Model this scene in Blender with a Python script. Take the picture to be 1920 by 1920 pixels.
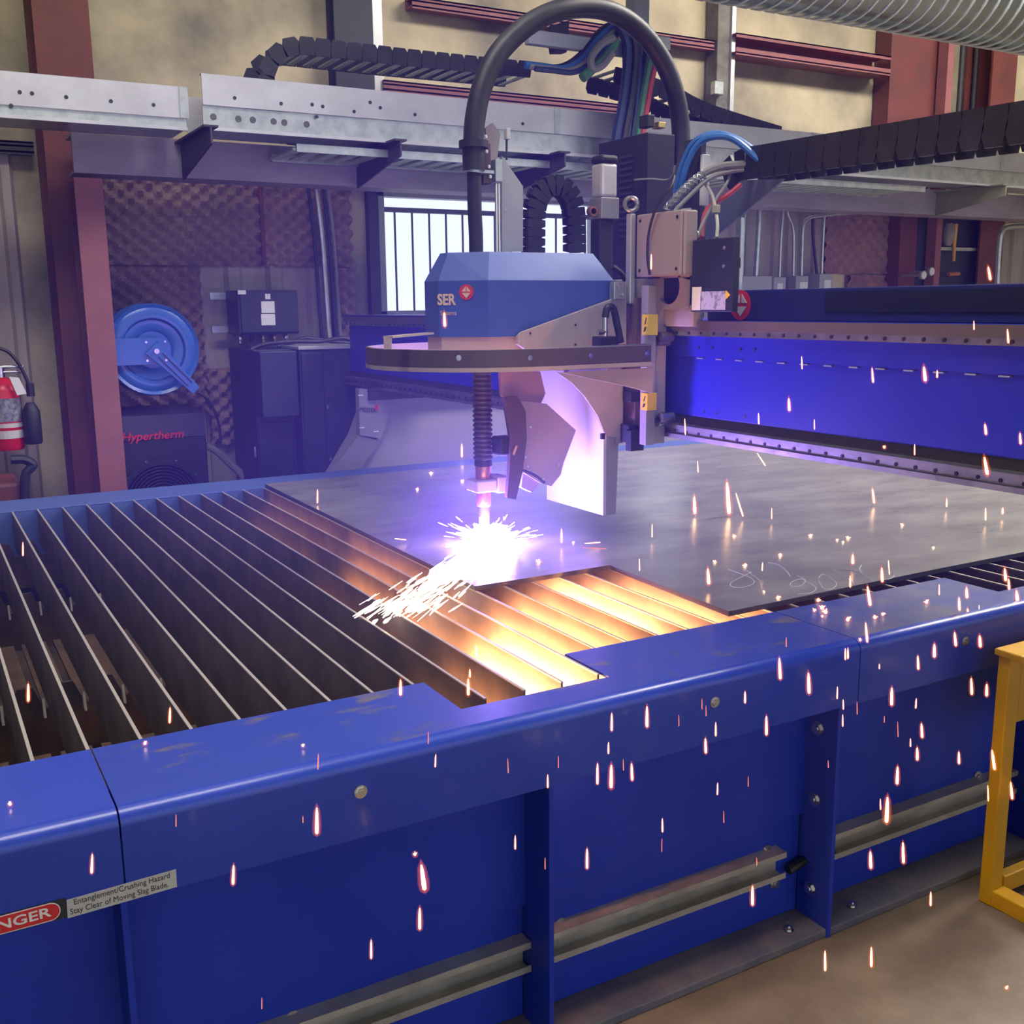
import bpy, bmesh, math, random
from mathutils import Vector, Matrix
random.seed(7)
for o in list(bpy.data.objects): bpy.data.objects.remove(o)
SC = bpy.context.scene
COL = SC.collection

# ---------------------------------------------------------------- camera
cd = bpy.data.cameras.new('camera'); cam = bpy.data.objects.new('camera', cd); COL.objects.link(cam)
cd.sensor_fit = 'HORIZONTAL'; cd.sensor_width = 36.0; cd.lens = 1974.59 / 1920 * 36.0
cd.clip_start = 0.05; cd.clip_end = 200
cam.matrix_world = Matrix.Translation((0, 0, 1.58)) @ Matrix([[0.867932, 0.1038539, -0.4857041], [-0.4965927, 0.1627902, -0.8525814], [-0.009476, 0.9811798, 0.1928639]]).to_4x4()
SC.camera = cam

# ---------------------------------------------------------------- world, lamps, exposure
SC.view_settings.view_transform = 'Standard'; SC.view_settings.look = 'None'
SC.view_settings.gamma = 1.0; SC.view_settings.use_curve_mapping = False
SC.view_settings.exposure = 0.0
cy = SC.cycles
cy.max_bounces = 4; cy.diffuse_bounces = 3; cy.glossy_bounces = 3; cy.transmission_bounces = 4; cy.volume_bounces = 0; cy.transparent_max_bounces = 24
cy.adaptive_threshold = 0.1; cy.adaptive_min_samples = 16; cy.use_light_tree = False; cy.volume_step_rate = 2.0; cy.sample_clamp_indirect = 6.0
w = bpy.data.worlds.new('sky'); SC.world = w; w.use_nodes = True
bg = w.node_tree.nodes['Background']; bg.inputs[0].default_value = (0.93, 0.96, 1.0, 1); bg.inputs[1].default_value = 1.08

def lamp(name, kind, loc, energy, col, size=0.1, rot=(0, 0, 0), size_y=None):
    l = bpy.data.lights.new(name, kind); l.energy = energy; l.color = col
    if kind == 'AREA':
        l.size = size
        if size_y: l.shape = 'RECTANGLE'; l.size_y = size_y
    else: l.shadow_soft_size = size
    o = bpy.data.objects.new(name, l); COL.objects.link(o); o.location = loc; o.rotation_euler = rot
    return o
# unseen overhead lights; the one above the near rail is added to brighten it
for i, (x, y, e) in enumerate([(5.6, 2.6, 430), (8.6, 2.6, 360), (1.0, 4.2, 15), (0.4, 1.6, 165)]):
    lamp('overhead_light', 'AREA', (x, y, 5.4), e, (1.0, 0.94, 0.83), 2.6, (0, 0, 0), 1.4)
# the plasma arc and the glow of the molten metal under the plate
for k, y, L, e in [(6, 2.0, 0.3, 0.3), (7, 2.0, 0.4, 1.5), (8, 2.0, 0.45, 34), (9, 2.05, 0.5, 42), (10, 2.15, 0.6, 22), (11, 2.2, 0.6, 26), (12, 2.3, 0.5, 16), (13, 2.35, 0.5, 52), (14, 2.3, 0.5, 26), (15, 2.25, 0.5, 24), (16, 2.2, 0.45, 16),
                   (7, 2.8, 0.7, 0.3), (8, 2.7, 0.8, 4.5), (9, 2.9, 0.9, 5.0), (10, 3.1, 0.9, 4.5), (8, 3.8, 0.8, 0.6), (9, 3.9, 0.9, 1.0), (10, 4.1, 0.9, 1.4)]:
    lamp('slag_glow', 'AREA', (0.3145 + 0.0943 * k + 0.006, y, 0.665), e, (1.0, 0.40, 0.13), 0.07, (0, -math.radians(68), 0), L)     # each hugs the slat on the left of its gap

# ---------------------------------------------------------------- materials
MATS = {}
def mat(name, col, rough=0.5, metal=0.0, var=0.0, vscale=6.0, col2=None, bump=0.0, bscale=40.0, spec=0.5, stretch=(1, 1, 1), lo=0.4, hi=0.65):
    if name in MATS: return MATS[name]
    m = bpy.data.materials.new(name); m.use_nodes = True; nt = m.node_tree; b = nt.nodes['Principled BSDF']
    b.inputs['Base Color'].default_value = (*col, 1); b.inputs['Roughness'].default_value = rough
    b.inputs['Metallic'].default_value = metal; b.inputs['Specular IOR Level'].default_value = spec
    if var or col2 or bump:
        tc = nt.nodes.new('ShaderNodeTexCoord'); mp = nt.nodes.new('ShaderNodeMapping')
        mp.inputs['Scale'].default_value = stretch
        nt.links.new(tc.outputs['Object'], mp.inputs['Vector'])
    if var or col2:
        n = nt.nodes.new('ShaderNodeTexNoise'); n.inputs['Scale'].default_value = vscale; n.inputs['Detail'].default_value = 6
        n.inputs['Roughness'].default_value = 0.62
        nt.links.new(mp.outputs['Vector'], n.inputs['Vector'])
        r = nt.nodes.new('ShaderNodeValToRGB')
        r.color_ramp.elements[0].position = lo; r.color_ramp.elements[1].position = hi
        c2 = col2 if col2 else tuple(c * (1 - var) for c in col)
        r.color_ramp.elements[0].color = (*col, 1); r.color_ramp.elements[1].color = (*c2, 1)
        nt.links.new(n.outputs['Fac'], r.inputs['Fac']); nt.links.new(r.outputs['Color'], b.inputs['Base Color'])
    if bump:
        n2 = nt.nodes.new('ShaderNodeTexNoise'); n2.inputs['Scale'].default_value = bscale; n2.inputs['Detail'].default_value = 4
        nt.links.new(mp.outputs['Vector'], n2.inputs['Vector'])
        bp = nt.nodes.new('ShaderNodeBump'); bp.inputs['Strength'].default_value = bump; bp.inputs['Distance'].default_value = 0.004
        nt.links.new(n2.outputs['Fac'], bp.inputs['Height']); nt.links.new(bp.outputs['Normal'], b.inputs['Normal'])
    MATS[name] = m; return m
def emit(name, col, strength):
    if name in MATS: return MATS[name]
    m = bpy.data.materials.new(name); m.use_nodes = True; nt = m.node_tree
    nt.nodes.remove(nt.nodes['Principled BSDF'])
    e = nt.nodes.new('ShaderNodeEmission'); e.inputs[0].default_value = (*col, 1); e.inputs[1].default_value = strength
    nt.links.new(e.outputs[0], nt.nodes['Material Output'].inputs[0]); MATS[name] = m; return m
def glow(name, col, strength):      # added see-through shell whose emission imitates lens bloom
    m = bpy.data.materials.new(name); m.use_nodes = True; nt = m.node_tree
    nt.nodes.remove(nt.nodes['Principled BSDF'])
    e = nt.nodes.new('ShaderNodeEmission'); e.inputs[0].default_value = (*col, 1); e.inputs[1].default_value = strength
    t = nt.nodes.new('ShaderNodeBsdfTransparent'); a = nt.nodes.new('ShaderNodeAddShader')
    nt.links.new(e.outputs[0], a.inputs[0]); nt.links.new(t.outputs[0], a.inputs[1])
    nt.links.new(a.outputs[0], nt.nodes['Material Output'].inputs[0]); MATS[name] = m; return m

BLUE = mat('blue_paint', (0.014, 0.038, 0.40), 0.45, 0, col2=(0.020, 0.046, 0.44), vscale=3, bump=0.10, bscale=420, spec=0.25)
BLUE_C = mat('blue_paint_glossy', (0.016, 0.046, 0.40), 0.33, 0, col2=(0.022, 0.056, 0.44), vscale=3, bump=0.10, bscale=420, spec=0.35)
BLUE_D = mat('blue_paint_dusty', (0.028, 0.055, 0.33), 0.45, 0, col2=(0.17, 0.16, 0.20), vscale=2.6, bump=0.10, bscale=420, lo=0.36, hi=0.66)
BLUE_S = mat('blue_paint_scuffed', (0.020, 0.054, 0.38), 0.33, 0, col2=(0.13, 0.12, 0.15), vscale=5.5, bump=0.10, bscale=420, lo=0.58, hi=0.68, stretch=(1, 2.2, 1))
BLUE_B = mat('beam_blue', (0.015, 0.022, 0.42), 0.42, 0, col2=(0.018, 0.03, 0.47), vscale=2)
NAVY = mat('navy_paint', (0.012, 0.018, 0.13), 0.5)
NAVY2 = mat('dark_navy_panel', (0.006, 0.008, 0.045), 0.5)
HOOD = mat('hood_blue', (0.035, 0.075, 0.30), 0.42, 0, col2=(0.042, 0.09, 0.34), vscale=3)
BLACK = mat('black_powder', (0.012, 0.012, 0.020), 0.55)
RUBBER = mat('black_rubber', (0.009, 0.009, 0.012), 0.5, 0, col2=(0.022, 0.022, 0.026), vscale=9)
CABINET = mat('cabinet_black', (0.014, 0.016, 0.030), 0.5, 0, col2=(0.022, 0.024, 0.04), vscale=2)
STEEL = mat('steel', (0.42, 0.41, 0.40), 0.35, 0.9, var=0.3, vscale=12)
CHROME = mat('bolt_zinc', (0.62, 0.62, 0.60), 0.25, 1.0)
ALU = mat('aluminium', (0.58, 0.58, 0.60), 0.42, 0.55, var=0.16, vscale=4)
GALV = mat('galvanized', (0.50, 0.53, 0.52), 0.36, 0.75, col2=(0.36, 0.40, 0.40), vscale=14)
DUCT = mat('duct_metal', (0.40, 0.50, 0.56), 0.22, 0.9, col2=(0.34, 0.43, 0.48), vscale=3)
BEIGE = mat('machine_grey', (0.36, 0.31, 0.30), 0.5, 0, var=0.12, vscale=5)
PLATE = mat('hot_rolled_plate', (0.23, 0.22, 0.22), 0.27, 0.35, col2=(0.38, 0.365, 0.35), vscale=2.2, bump=0.16, bscale=26, stretch=(1, 2.4, 1), lo=0.35, hi=0.7)
PLATE_E = mat('plate_edge', (0.075, 0.07, 0.07), 0.6, 0.3)
SLAT = mat('slat_steel', (0.12, 0.105, 0.115), 0.85, 0.0, col2=(0.19, 0.155, 0.15), vscale=7, bump=0.2, bscale=60)
SLAT_T = mat('slat_bright_edge', (0.50, 0.46, 0.42), 0.45, 0.4)
PIT = mat('pit_steel', (0.045, 0.036, 0.04), 0.8, 0, col2=(0.10, 0.065, 0.055), vscale=5)
REDST = mat('red_oxide', (0.16, 0.035, 0.030), 0.6, 0, col2=(0.105, 0.03, 0.028), vscale=3.5)
PINKST = mat('dusty_red', (0.30, 0.10, 0.105), 0.65, 0, col2=(0.24, 0.085, 0.09), vscale=4)
DARKPOST = mat('dark_post', (0.028, 0.028, 0.035), 0.6)
LILAC = mat('grey_beam', (0.33, 0.29, 0.33), 0.6, 0, col2=(0.24, 0.21, 0.24), vscale=3, stretch=(0.6, 1, 2))
BRACKET = mat('bracket_dark', (0.040, 0.030, 0.040), 0.6)
FOAM = mat('acoustic_foam', (0.34, 0.225, 0.18), 0.95, 0, col2=(0.24, 0.155, 0.14), vscale=3)
FOAM_R = mat('acoustic_foam_rust', (0.30, 0.16, 0.13), 0.95, 0, col2=(0.22, 0.12, 0.11), vscale=3)
LINER = mat('wall_liner', (0.40, 0.36, 0.31), 0.7, 0, col2=(0.31, 0.25, 0.20), vscale=2.2, stretch=(2, 1, 0.5))
REELB = mat('reel_blue', (0.03, 0.12, 0.50), 0.28)
REDP = mat('red_paint', (0.55, 0.012, 0.02), 0.32)
WHITE = mat('white_print', (0.75, 0.75, 0.74), 0.5)
GREYL = mat('grey_label', (0.50, 0.50, 0.49), 0.5)
BLACKP = mat('black_print', (0.02, 0.02, 0.022), 0.5)
REDPR = mat('red_print', (0.62, 0.02, 0.03), 0.5)
TANPR = mat('tan_print', (0.62, 0.45, 0.33), 0.5)
YELLOW = mat('yellow_paint', (0.62, 0.33, 0.006), 0.45, 0, col2=(0.52, 0.27, 0.006), vscale=6)
YELLOWS = mat('yellow_sticker', (0.75, 0.52, 0.02), 0.5)
GREYB = mat('grey_enclosure', (0.36, 0.38, 0.42), 0.5)
COPPER = mat('copper', (0.60, 0.28, 0.20), 0.28, 0.9)
BRASS = mat('brass', (0.55, 0.40, 0.14), 0.3, 0.9)
HOSEB = mat('blue_hose', (0.025, 0.13, 0.40), 0.4)
HOSEDB = mat('dark_blue_cable', (0.012, 0.03, 0.10), 0.5)
HOSEG = mat('green_hose', (0.06, 0.19, 0.09), 0.45)
HOSER = mat('red_hose', (0.42, 0.05, 0.05), 0.45)
CABLEG = mat('grey_cable', (0.22, 0.21, 0.20), 0.5)
RUNG = mat('chain_rung', (0.42, 0.50, 0.36), 0.5)
CHALK = mat('chalk', (0.42, 0.42, 0.42), 0.9)
CEIL = mat('roof_liner', (0.36, 0.38, 0.40), 0.8)

for m_ in (BLUE_C, BLUE_S):
    m_.node_tree.nodes['Principled BSDF'].inputs['Coat Weight'].default_value = 0.35; m_.node_tree.nodes['Principled BSDF'].inputs['Coat Roughness'].default_value = 0.16
# wall: cream vinyl insulation facing, stained with smoke
def wall_material():
    m = mat('cream_wall', (0.62, 0.54, 0.37), 0.75); nt = m.node_tree; b = nt.nodes['Principled BSDF']
    tc = nt.nodes.new('ShaderNodeTexCoord')
    n = nt.nodes.new('ShaderNodeTexNoise'); n.inputs['Scale'].default_value = 0.9; n.inputs['Detail'].default_value = 7; n.inputs['Roughness'].default_value = 0.6
    nt.links.new(tc.outputs['Object'], n.inputs['Vector'])
    r = nt.nodes.new('ShaderNodeValToRGB'); r.color_ramp.elements[0].position = 0.38; r.color_ramp.elements[1].position = 0.66
    r.color_ramp.elements[0].color = (0.60, 0.51, 0.33, 1); r.color_ramp.elements[1].color = (0.20, 0.175, 0.135, 1)
    nt.links.new(n.outputs['Fac'], r.inputs['Fac']); nt.links.new(r.outputs['Color'], b.inputs['Base Color'])
    return m
CREAM = wall_material()
def floor_material():
    m = mat('concrete', (0.30, 0.24, 0.19), 0.55); nt = m.node_tree; b = nt.nodes['Principled BSDF']
    tc = nt.nodes.new('ShaderNodeTexCoord')
    n = nt.nodes.new('ShaderNodeTexNoise'); n.inputs['Scale'].default_value = 2.6; n.inputs['Detail'].default_value = 8; n.inputs['Roughness'].default_value = 0.65
    nt.links.new(tc.outputs['Object'], n.inputs['Vector'])
    r = nt.nodes.new('ShaderNodeValToRGB'); r.color_ramp.elements[0].position = 0.33; r.color_ramp.elements[1].position = 0.7
    r.color_ramp.elements[0].color = (0.115, 0.080, 0.058, 1); r.color_ramp.elements[1].color = (0.25, 0.19, 0.14, 1)
    nt.links.new(n.outputs['Fac'], r.inputs['Fac']); nt.links.new(r.outputs['Color'], b.inputs['Base Color'])
    n2 = nt.nodes.new('ShaderNodeTexNoise'); n2.inputs['Scale'].default_value = 30; n2.inputs['Detail'].default_value = 5
    nt.links.new(tc.outputs['Object'], n2.inputs['Vector'])
    bp = nt.nodes.new('ShaderNodeBump'); bp.inputs['Strength'].default_value = 0.15; bp.inputs['Distance'].default_value = 0.01
    nt.links.new(n2.outputs['Fac'], bp.inputs['Height']); nt.links.new(bp.outputs['Normal'], b.inputs['Normal'])
    return m
CONCRETE = floor_material()

# ---------------------------------------------------------------- mesh helpers
class MB:
    def __init__(s): s.v = []; s.f = []; s.sm = []; s.mi = []; s.cur = 0
    def add(s, vs, fs, smooth=False):
        b = len(s.v); s.v += [tuple(p) for p in vs]
        for f in fs: s.f.append([b + i for i in f]); s.sm.append(smooth); s.mi.append(s.cur)
        return s
    def box(s, x0, x1, y0, y1, z0, z1, bev=0.0):
        if x0 > x1: x0, x1 = x1, x0
        if y0 > y1: y0, y1 = y1, y0
        if z0 > z1: z0, z1 = z1, z0
        if bev <= 0:
            v = [(x, y, z) for z in (z0, z1) for y in (y0, y1) for x in (x0, x1)]
            return s.add(v, [(0, 2, 3, 1), (4, 5, 7, 6), (0, 1, 5, 4), (2, 6, 7, 3), (0, 4, 6, 2), (1, 3, 7, 5)])
        bm = bmesh.new(); bmesh.ops.create_cube(bm, size=1)
        for q in bm.verts: q.co = ((x0 + x1) / 2 + q.co.x * (x1 - x0), (y0 + y1) / 2 + q.co.y * (y1 - y0), (z0 + z1) / 2 + q.co.z * (z1 - z0))
        bev = min(bev, 0.49 * min(x1 - x0, y1 - y0, z1 - z0))
        bmesh.ops.bevel(bm, geom=bm.edges[:], offset=bev, segments=2, affect='EDGES', profile=0.5)
        bm.verts.index_update(); s.add([q.co[:] for q in bm.verts], [[q.index for q in f.verts] for f in bm.faces]); bm.free(); return s
    def prism(s, pts, axis, a, b):      # polygon of 2-D points extruded along an axis; X: (y,z) Y: (x,z) Z: (x,y)
        def P(q, t): return {'X': (t, q[0], q[1]), 'Y': (q[0], t, q[1]), 'Z': (q[0], q[1], t)}[axis]
        n = len(pts); v = [P(q, a) for q in pts] + [P(q, b) for q in pts]
        return s.add(v, [list(range(n))[::-1], list(range(n, 2 * n))] + [(i, (i + 1) % n, n + (i + 1) % n, n + i) for i in range(n)])
    def loft(s, rings, closed=True, cap=True, smooth=False):
        n = len(rings[0]); v = [p for r in rings for p in r]; f = []
        for k in range(len(rings) - 1):
            for i in range(n if closed else n - 1):
                j = (i + 1) % n; f.append((k * n + i, k * n + j, (k + 1) * n + j, (k + 1) * n + i))
        s.add(v, f, smooth)
        if cap: s.add(rings[0], [list(range(n))[::-1]]); s.add(rings[-1], [list(range(n))])
        return s
    def tube(s, pts, r, n=10, cap=True, smooth=True):
        pts = [Vector(p) for p in pts]; rings = []; up = None
        for i, p in enumerate(pts):
            d = (pts[min(i + 1, len(pts) - 1)] - pts[max(i - 1, 0)]).normalized()
            if up is None:
                up = Vector((0, 0, 1)) if abs(d.z) < 0.9 else Vector((1, 0, 0))
            a = d.cross(up).normalized(); up = a.cross(d).normalized(); b = up
            rr = r[i] if isinstance(r, (list, tuple)) else r
            rings.append([tuple(p + (a * math.cos(t) + b * math.sin(t)) * rr) for t in [2 * math.pi * k / n for k in range(n)]])
        return s.loft(rings, True, cap, smooth)
    def cyl(s, p, q, r, n=14): return s.tube([p, q], r, n)
    def lathe(s, prof, c, axis='Z', n=20):      # profile (radius, height)
        rings = []
        for r, h in prof:
            ring = []
            for k in range(n):
                t = 2 * math.pi * k / n; a, b = r * math.cos(t), r * math.sin(t)
                ring.append({'Z': (c[0] + a, c[1] + b, c[2] + h), 'Y': (c[0] + a, c[1] + h, c[2] + b), 'X': (c[0] + h, c[1] + a, c[2] + b)}[axis])
            rings.append(ring)
        return s.loft(rings, True, True, True)
    def mesh(s, name, mats, off=(0, 0, 0)):
        me = bpy.data.meshes.new(name)
        me.from_pydata([(x - off[0], y - off[1], z - off[2]) for x, y, z in s.v], [], s.f)
        me.polygons.foreach_set('use_smooth', s.sm); me.polygons.foreach_set('material_index', s.mi)
        for m in (mats if isinstance(mats, (list, tuple)) else [mats]): me.materials.append(m)
        bm = bmesh.new(); bm.from_mesh(me); bmesh.ops.recalc_face_normals(bm, faces=bm.faces[:]); bm.to_mesh(me); bm.free()
        if any(s.sm):
            try: me.set_sharp_from_angle(angle=math.radians(40))
            except Exception: pass
        me.update(); return me
def link(name, me, loc=(0, 0, 0)):
    o = bpy.data.objects.new(name, me); COL.objects.link(o); o.location = loc; return o
def tag(o, label, cat, group=None):
    o['label'] = label; o['category'] = cat
    if group: o['group'] = group
    return o
def thing(name, label, cat, loc, group=None):
    o = link(name, None, loc); o.empty_display_size = 0.05; return tag(o, label, cat, group)
def base(o):
    p = Vector((0, 0, 0))
    while o is not None: p = p + o.location; o = o.parent
    return p
def part(name, mb, m, parent, label=None):
    o = link(name, mb.mesh(name, m, base(parent))); o.parent = parent
    if label: o['label'] = label
    return o
def solo(name, mb, m, label, cat, loc, group=None):
    return tag(link(name, mb.mesh(name, m, loc), loc), label, cat, group)
def struct(name, mb, m, loc=(0, 0, 0)):
    o = link(name, mb.mesh(name, m, loc), loc); o['kind'] = 'structure'; return o
def piece(name, me, parent, loc):       # shared mesh at a world place
    o = link(name, me, Vector(loc) - base(parent)); o.parent = parent; return o
def text(name, s, parent, org, xd, up, size, m, ext=0.0006, sx=1.0, font_shear=0.0, bold=0.0):
    cu = bpy.data.curves.new(name, 'FONT'); cu.body = s; cu.size = size; cu.extrude = ext; cu.shear = font_shear; cu.offset = bold
    cu.resolution_u = 3
    t = bpy.data.objects.new(name, cu); COL.objects.link(t)
    bpy.context.view_layer.update()
    me = bpy.data.meshes.new_from_object(t.evaluated_get(bpy.context.evaluated_depsgraph_get()))
    bpy.data.objects.remove(t)
    X = Vector(xd).normalized(); U = Vector(up).normalized(); N = X.cross(U).normalized(); U = N.cross(X)
    for v in me.vertices:
        c = v.co.copy(); v.co = Vector(org) + X * c.x * sx + U * c.y + N * c.z - base(parent)
    me.materials.clear(); me.materials.append(m)
    o = link(name, me); o.parent = parent; return o
def bolt(parent, p, nrm, r=0.011, h=0.007, name='bolt', m=None):
    p = Vector(p); n = Vector(nrm).normalized()
    mb = MB(); mb.tube([p, p + n * h * 0.35], r * 1.35, 14); mb.tube([p + n * h * 0.3, p + n * h], r, 6, smooth=False); mb.tube([p + n * h * 0.9, p + n * h * 1.25], r * 0.55, 8)
    return part(name, mb, m or CHROME, parent)
def curve_pts(ps, n=8):      # Catmull-Rom through points
    ps = [Vector(p) for p in ps]; q = [ps[0] * 2 - ps[1]] + ps + [ps[-1] * 2 - ps[-2]]; out = []
    for i in range(1, len(q) - 2):
        for k in range(n):
            t = k / n; a, b, c, d = q[i - 1], q[i], q[i + 1], q[i + 2]
            out.append(0.5 * (2 * b + (c - a) * t + (2 * a - 5 * b + 4 * c - d) * t * t + (3 * b - a - 3 * c + d) * t ** 3))
    out.append(ps[-1]); return out

# ================================================================ SETTING
T = 0.78
YW = 6.6
mb = MB(); mb.box(-6, 14, -7, 6.7, -0.1, 0); struct('floor', mb, CONCRETE)
mb = MB(); mb.box(-6, 14, -7, 6.7, 6.0, 6.1); struct('ceiling', mb, CEIL)
WX0, WX1, WZ0, WZ1 = 2.761, 4.50, 1.50, 2.33
DX0, DX1, DZ1 = 4.66, 5.44, 2.05
mb = MB()
for a in [(-6, WX0, 0, 6), (WX0, WX1, 0, WZ0), (WX0, WX1, WZ1, 6), (WX1, DX0, 0, 6), (DX0, DX1, DZ1, 6), (DX1, 14, 0, 6)]:
    mb.box(a[0], a[1], YW, YW + 0.1, a[2], a[3])
wall = struct('wall_back', mb, CREAM)
mb = MB(); mb.box(-6.1, -6, -7, 6.7, 0, 6); struct('wall_left', mb, CREAM)
mb = MB(); mb.box(14, 14.1, -7, 6.7, 0, 6); struct('wall_right', mb, CREAM)

# window with upright bars
win = link('window_1', None, (WX0, YW, WZ0)); win['kind'] = 'structure'; win.empty_display_size = 0.05
FRAME = mat('window_frame', (0.30, 0.31, 0.33), 0.5); BARS = mat('window_bar', (0.10, 0.10, 0.11), 0.5)
for nm, a in [('frame_side', (WX0, WX0 + 0.05, WZ0, WZ1)), ('frame_side', (WX1 - 0.05, WX1, WZ0, WZ1)), ('frame_head', (WX0, WX1, WZ1 - 0.05, WZ1)), ('frame_sill', (WX0, WX1, WZ0, WZ0 + 0.05))]:
    mb = MB(); mb.box(a[0], a[1], YW - 0.03, YW + 0.06, a[2], a[3], 0.004); part(nm, mb, FRAME, win)
mb = MB(); mb.box(WX0, WX1, YW - 0.02, YW + 0.02, WZ1 - 0.145, WZ1 - 0.115); part('transom_bar', mb, BARS, win)
k = 0
x = WX0 + 0.13
while x < WX1 - 0.06:
    mb = MB(); mb.cyl((x, YW - 0.005, WZ0 + 0.05), (x, YW - 0.005, WZ1 - 0.13), 0.0075, 8); part('window_bar', mb, BARS, win)
    x += 0.125
mb = MB(); mb.box(WX0 - 0.075, WX0 - 0.005, YW - 0.06, YW, 0.4, 2.38); part('jamb_post', mb, DARKPOST, win)
GLASS = mat('pane_glass', (0.9, 0.95, 1.0), 0.02)
GLASS.node_tree.nodes['Principled BSDF'].inputs['Transmission Weight'].default_value = 1.0
GLASS.node_tree.nodes['Principled BSDF'].inputs['IOR'].default_value = 1.0
for i in range(3):
    a = WX0 + 0.05 + i * (WX1 - WX0 - 0.1) / 3; b = a + (WX1 - WX0 - 0.1) / 3 - 0.01
    mb = MB(); mb.box(a, b, YW + 0.045, YW + 0.05, WZ0 + 0.05, WZ1 - 0.05); part('pane', mb, GLASS, win)
dr = link('door_1', None, (DX0, YW, 0)); dr['kind'] = 'structure'; dr.empty_display_size = 0.05
for nm, a in [('door_jamb', (DX0 - 0.05, DX0, 0, DZ1)), ('door_jamb', (DX1, DX1 + 0.05, 0, DZ1)), ('door_head', (DX0 - 0.05, DX1 + 0.05, DZ1, DZ1 + 0.06))]:
    mb = MB(); mb.box(a[0], a[1], YW - 0.04, YW + 0.04, a[2], a[3]); part(nm, mb, DARKPOST, dr)

# ribbed liner sheets on the lower wall
def liner(x0, x1, z0, z1, pitch, y=YW - 0.045):
    pts = []; x = x0
    while x < x1:
        pts += [(x, y + 0.03), (min(x + pitch * 0.55, x1), y + 0.03), (min(x + pitch * 0.65, x1), y), (min(x + pitch * 0.9, x1), y)]; x += pitch
    pts += [(x1, y + 0.03), (x1, YW - 0.002), (x0, YW - 0.002)]
    mb = MB(); mb.prism(pts, 'Z', z0, z1); return part('liner_sheet', mb, LINER, wall)
liner(-0.4, 0.62, 0.02, 2.415, 0.17)
liner(1.597, 2.426, 0.02, 1.833, 0.26)
liner(DX1 + 0.06, 6.758, 0.02, 2.45, 0.15)
liner(7.9, 9.6, 0.02, 2.4, 0.2)

# ================================================================ BUILDING STEEL
def hcol(name, label, x0, x1, yf, yb, z0, z1, mats, group=None, t=0.02):
    r = thing(name, label, 'column', ((x0 + x1) / 2, (yf + yb) / 2, z0), group)
    mb = MB(); mb.box(x0, x1, yf, yf + t, z0, z1); part('front_flange', mb, mats[0], r)
    mb = MB(); mb.box(x0, x1, yb - t, yb, z0, z1); part('back_flange', mb, mats[1], r)
    mb = MB(); mb.box((x0 + x1) / 2 - t / 2, (x0 + x1) / 2 + t / 2, yf + t, yb - t, z0, z1); part('web', mb, mats[1], r)
    return r
# big red frame column of the building on the left, and the dusty red post welded before it
hcol('frame_column', 'tall dark red steel building column at the left edge', 0.7537, 1.031, 6.25, 6.58, 0, 6.0, (REDST, REDST))
hcol('beam_post', 'dusty pinkish red steel post holding up the grey cross beam', 0.8364, 0.9721, 5.9, 6.12, 0, 2.234, (PINKST, REDST))
mb = MB(); mb.box(0.8417, 9.6, 5.9, 5.93, 2.256, 2.451); mb.box(0.8417, 9.6, 5.93, 6.12, 2.256, 2.256 + 0.012); mb.box(0.8417, 9.6, 5.93, 6.12, 2.451 - 0.012, 2.451)
solo('cross_beam', mb, LILAC, 'long grey steel channel beam running along the wall below the aluminium rail', 'beam', (5, 6.0, 2.25))
hcol('dark_column', 'dark steel wall column above the window left of the hose arc', 2.469, 2.719, 6.45, 6.58, 2.34, 6.0, (DARKPOST, DARKPOST))
mb = MB(); mb.box(2.74, 2.808, 6.50, 6.59, 2.34, 6.0, 0.004); solo('wall_stud', mb, ALU, 'narrow pale metal stud beside the dark wall column', 'stud', (2.768, 6.55, 2.34))
r = thing('wall_post', 'weathered grey steel post with a small junction box on the upper wall', 'post', (5.529, 6.5, 2.5))
mb = MB(); mb.box(5.463, 5.581, 6.45, 6.58, 2.46, 6.0, 0.004); part('post_body', mb, mat('weathered_grey', (0.20, 0.19, 0.16), 0.7, 0, col2=(0.10, 0.085, 0.07), vscale=6), r)
mb = MB(); mb.box(5.581, 5.617, 6.43, 6.58, 2.46, 6.0); part('edge_strip', mb, ALU, r)
mb = MB(); mb.box(5.406, 5.492, 6.40, 6.45, 3.097, 3.191, 0.006); part('junction_box', mb, GALV, r)
mb = MB(); mb.prism([(7.537, 0), (7.752, 0), (7.718, 2.322), (8.024, 2.955), (7.947, 6.0), (7.271, 6.0), (7.272, 2.906), (7.505, 2.315)], 'Y', 6.42, 6.58); solo('frame_column', mb, REDST, 'wide dark red steel building column under the spiral duct', 'column', (7.637, 6.5, 0))
mb = MB(); mb.box(7.818, 7.891, 6.3, 6.4, 0, 6.0); solo('cable_trunking', mb, PINKST, 'slim reddish upright strip beside the wide red column', 'trunking', (7.851, 6.35, 0))
hcol('frame_column', 'dark red steel column at the right edge of the upper wall', 8.399, 8.721, 6.3, 6.58, 0, 6.0, (REDST, REDST))
for k, px in enumerate([8.271, 8.46]):
    mb = MB(); mb.cyl((px, 6.52, 1.5), (px, 6.52, 6.0), 0.022, 10); solo('riser_pipe', mb, DARKPOST, ['slim dark riser pipe left of its twin, right of the red column', 'slim dark riser pipe right of its twin by the right edge'][k], 'pipe', (px, 6.52, 1.5), 'riser pipes at the right')
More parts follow.
